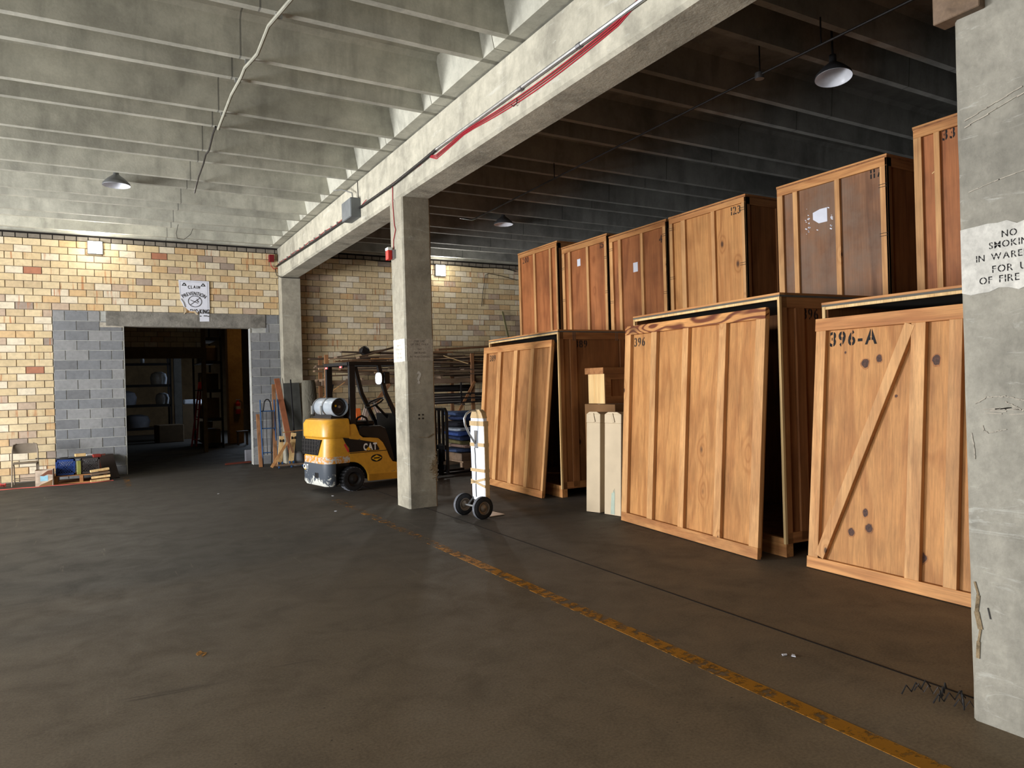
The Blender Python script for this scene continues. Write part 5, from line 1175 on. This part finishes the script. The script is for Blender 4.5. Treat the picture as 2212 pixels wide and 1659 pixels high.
mb.add([(1.79+.138*math.cos(2*math.pi*k/N), yp, 3.645+.125*math.sin(2*math.pi*k/N)) for k in range(N)]+[(1.79+.127*math.cos(2*math.pi*k/N), yp, 3.645+.114*math.sin(2*math.pi*k/N)) for k in range(N)], [(k, (k+1) % N, N+(k+1) % N, N+k) for k in range(N)])
mb.bar((1.695, yp, 3.565), (1.885, yp, 3.72), .001, .010, (0, 1, 0)); mb.bar((1.695, yp, 3.675), (1.85, yp, 3.605), .001, .009, (0, 1, 0)); mb.bar((1.82, yp, 3.70), (1.845, yp, 3.68), .001, .006, (0, 1, 0)); mb.bar((1.835, yp, 3.665), (1.86, yp, 3.63), .001, .014, (0, 1, 0))
mb.build('no_smoking_symbol', ink, po, world=True)
text_mb('KING', .088, .03, False, .62, .06, plane_fn((1.875, yp, 3.385), (1, 0, 0), (0, 0, 1))).build('lettering', ink, po, world=True)
text_mb('SMO', .088, .03, False, .62, .06, lambda a, b: (1.685+a, yp, 3.385+max(b, .058))).build('lettering', ink, po, world=True)
mb = MB()
for (x0, x1, z_) in ((1.955, 2.03, 3.325), (1.88, 1.91, 3.318), (2.035, 2.06, 3.318)): mb.bx(x0, x1, yp, yp+.001, z_, z_+.018)
mb.build('small_print', ink, po, world=True)
mb = MB()
for q in ((1.50, 2.055, 4.068, 4.071), (1.50, 1.503, 3.75, 4.071), (2.045, 2.048, 3.45, 4.071)): mb.bx(q[0], q[1], yp, yp+.001, q[2], q[3])
mb.build('border_line', M['steel'], po, world=True)

# ------------------------------------------------------------------ far room seen through the doorway
fe = thing('fire_extinguisher', 'red fire extinguisher hung on the ochre column', 'extinguisher', (3.75, 24.3, 1.1))
MB().lathe((3.76, 24.30, .95), (0, 0, 1), [(0, 0), (0, .075), (.02, .08), (.34, .08), (.40, .03), (.44, .03)], 20).build('cylinder', M['red'], fe, world=True, smooth=True)
MB().bx(3.70, 3.82, 24.28, 24.30, 1.39, 1.42).build('lever', M['galv'], fe, world=True); MB().tube([(3.80, 24.28, 1.38), (3.88, 24.26, 1.33), (3.87, 24.24, 1.1)], .012, 6).build('hose', M['black'], fe, world=True)
MB().lathe((3.76, 24.30, 1.10), (0, 0, 1), [(0, .081), (.1, .081)], 20).build('label_band', M['cardboard'], fe, world=True)
M['fr_wood'] = plain('far_shelf_wood', (92, 74, 52), .8); M['fr_grey'] = plain('far_bundle', (120, 120, 126), .8)
def shelf(label, x0, x1, y0, y1, lev, H):
    t = thing('storage_shelf', label, 'shelf', ((x0+x1)/2, (y0+y1)/2, 0))
    for x in (x0, x1):
        for y in (y0, y1): MB().bx(x-.03, x+.03, y-.03, y+.03, 0, H).build('post', M['darksteel'], t, world=True)
    for z_ in lev: MB().bx(x0, x1, y0, y1, z_-.03, z_).build('shelf_board', M['fr_wood'], t, world=True); MB().bx(x0, x1, y0-.03, y0, z_-.09, z_).build('front_beam', M['darksteel'], t, world=True)
    return t
lev = (.15, .9, 1.75, 2.6, 3.3)
shelf('dark steel shelving beside the ochre column in the far room', 2.60, 3.10, 22.9, 25.5, lev, 4.0)
shelf('dark steel shelving at the back left of the far room', -.2, 2.1, 28.0, 29.0, (.5, 1.3, 2.0, 2.75), 3.4)
rnd = random.Random(77)
for i in range(12):
    z_ = lev[i % 4]; y = 22.8+.75*(i//4)
    w, d, h = rnd.uniform(.32, .42), rnd.uniform(.4, .6), rnd.uniform(.35, .6)
    o = MB().bx(-w/2, w/2, -d/2, d/2, 0, h).build('stored_box', plain('stored_box%d' % i, (rnd.choice(((110, 84, 56), (84, 70, 52), (120, 100, 70)))), .9), bevel=.01)
    o.location = (2.85, y+.4, z_); tag(o, 'brown box on the far-room shelving', 'box', 'boxes on the far-room shelving')
for i, (x, z_, w, h, wh_) in enumerate(((.6, 1.3, .9, .5, 0), (1.75, 2.0, .55, .45, 1), (1.85, 1.3, .45, .4, 1), (.3, 2.0, .7, .4, 0), (1.0, .5, .9, .45, 0), (1.25, 2.75, .14, .2, 1))):
    o = MB().loft([[(w/2*math.cos(a)*s_, .3*math.sin(a)*s_, zz_) for a in [2*math.pi*k/12 for k in range(12)]] for zz_, s_ in ((0, .9), (h*.5, 1), (h*.85, .85), (h, .4))]).build('covered_bundle', M['pad'] if wh_ else M['fr_grey'], smooth=True)
    o.location = (x, 28.45, z_); tag(o, ('grey bundle on the middle left shelf', 'white wrapped bundle on the upper right shelf', 'white wrapped bundle on the middle right shelf', 'grey bundle on the upper left shelf', 'long grey bundle on the lowest shelf', 'small white bottle on the top shelf')[i]+' of the far room', 'bundle')
ld = thing('red_stepladder', 'red stepladder leaning in the far room before the shelving', 'ladder', (2.5, 24.4, 0))
for p, q in (((2.35, 24.1, 0), (2.66, 24.5, 2.0)), ((2.48, 24.1, 0), (2.72, 24.5, 2.0))): wb('rail', p, q, .05, .03, M['red'], ld)
for k in range(6): f_ = (k+.7)/6.5; wb('rung', (2.35+.31*f_, 24.1+.4*f_, 2*f_), (2.48+.24*f_, 24.1+.4*f_, 2*f_), .03, .02, M['red'], ld)
o = MB().bx(-.45, .35, -.3, .3, 0, .6).build('covered_table', M['fr_wood'], bevel=.02); o.location = (2.0, 27.2, 0); o.rotation_euler = (0, 0, .2); tag(o, 'low dark chest on the far-room floor under the grey column', 'chest')
o = MB().bx(-.3, .3, -.2, .2, 0, .18).build('white_parcel', M['pad'], bevel=.04, seg=2, smooth=True); o.location = (2.85, 28.6, 1.25); tag(o, 'white parcel beside the grey column of the far room', 'parcel')
o = MB().bx(-.35, .35, -.25, .25, 0, 1.25).build('parcel_stand', M['fr_wood']); o.location = (2.85, 28.6, 0); tag(o, 'dark stand under the white parcel in the far room', 'stand')
st_ = thing('low_stool', 'small dark stool at the foot of the ochre column', 'stool', (3.75, 23.5, 0))
for x in (3.62, 3.88):
    for y in (23.4, 23.62): MB().bar((x, y, 0), (x, y, .40), .03, .03).build('leg', M['lumber'], st_, world=True)
MB().bx(3.58, 3.92, 23.36, 23.66, .40, .44).build('seat', M['lumber'], st_, world=True)
o = MB().bar((-.28, 0, .02), (.28, .06, .03), .05, .03).build('pry_bar', plain('rusty_brown', (110, 52, 38), .7)); o.location = (2.66, 17.35, 0); tag(o, 'rusty bar lying on the doorway floor by the right jamb', 'bar')
o = MB().bx(-.08, .08, -.06, .06, 0, .3).build('grey_bucket', M['fr_grey'], bevel=.02, seg=2); o.location = (2.92, 17.55, 0); tag(o, 'small grey canister behind the right jamb', 'canister')

# unseen dish lamp added in the far room to light the ochre column
dl = dish('unseen dish lamp added in the far room to light the ochre column', 4.35, 22.6, 3.95, .22, top=4.39)
l2 = bpy.data.lights.new('far_room_fill', 'POINT'); l2.energy = 12; l2.shadow_soft_size = .12; l2.color = (1, .72, .40)
o2 = bpy.data.objects.new('far_room_fill', l2); C.objects.link(o2); o2.location = (4.35, 22.6, 3.9)
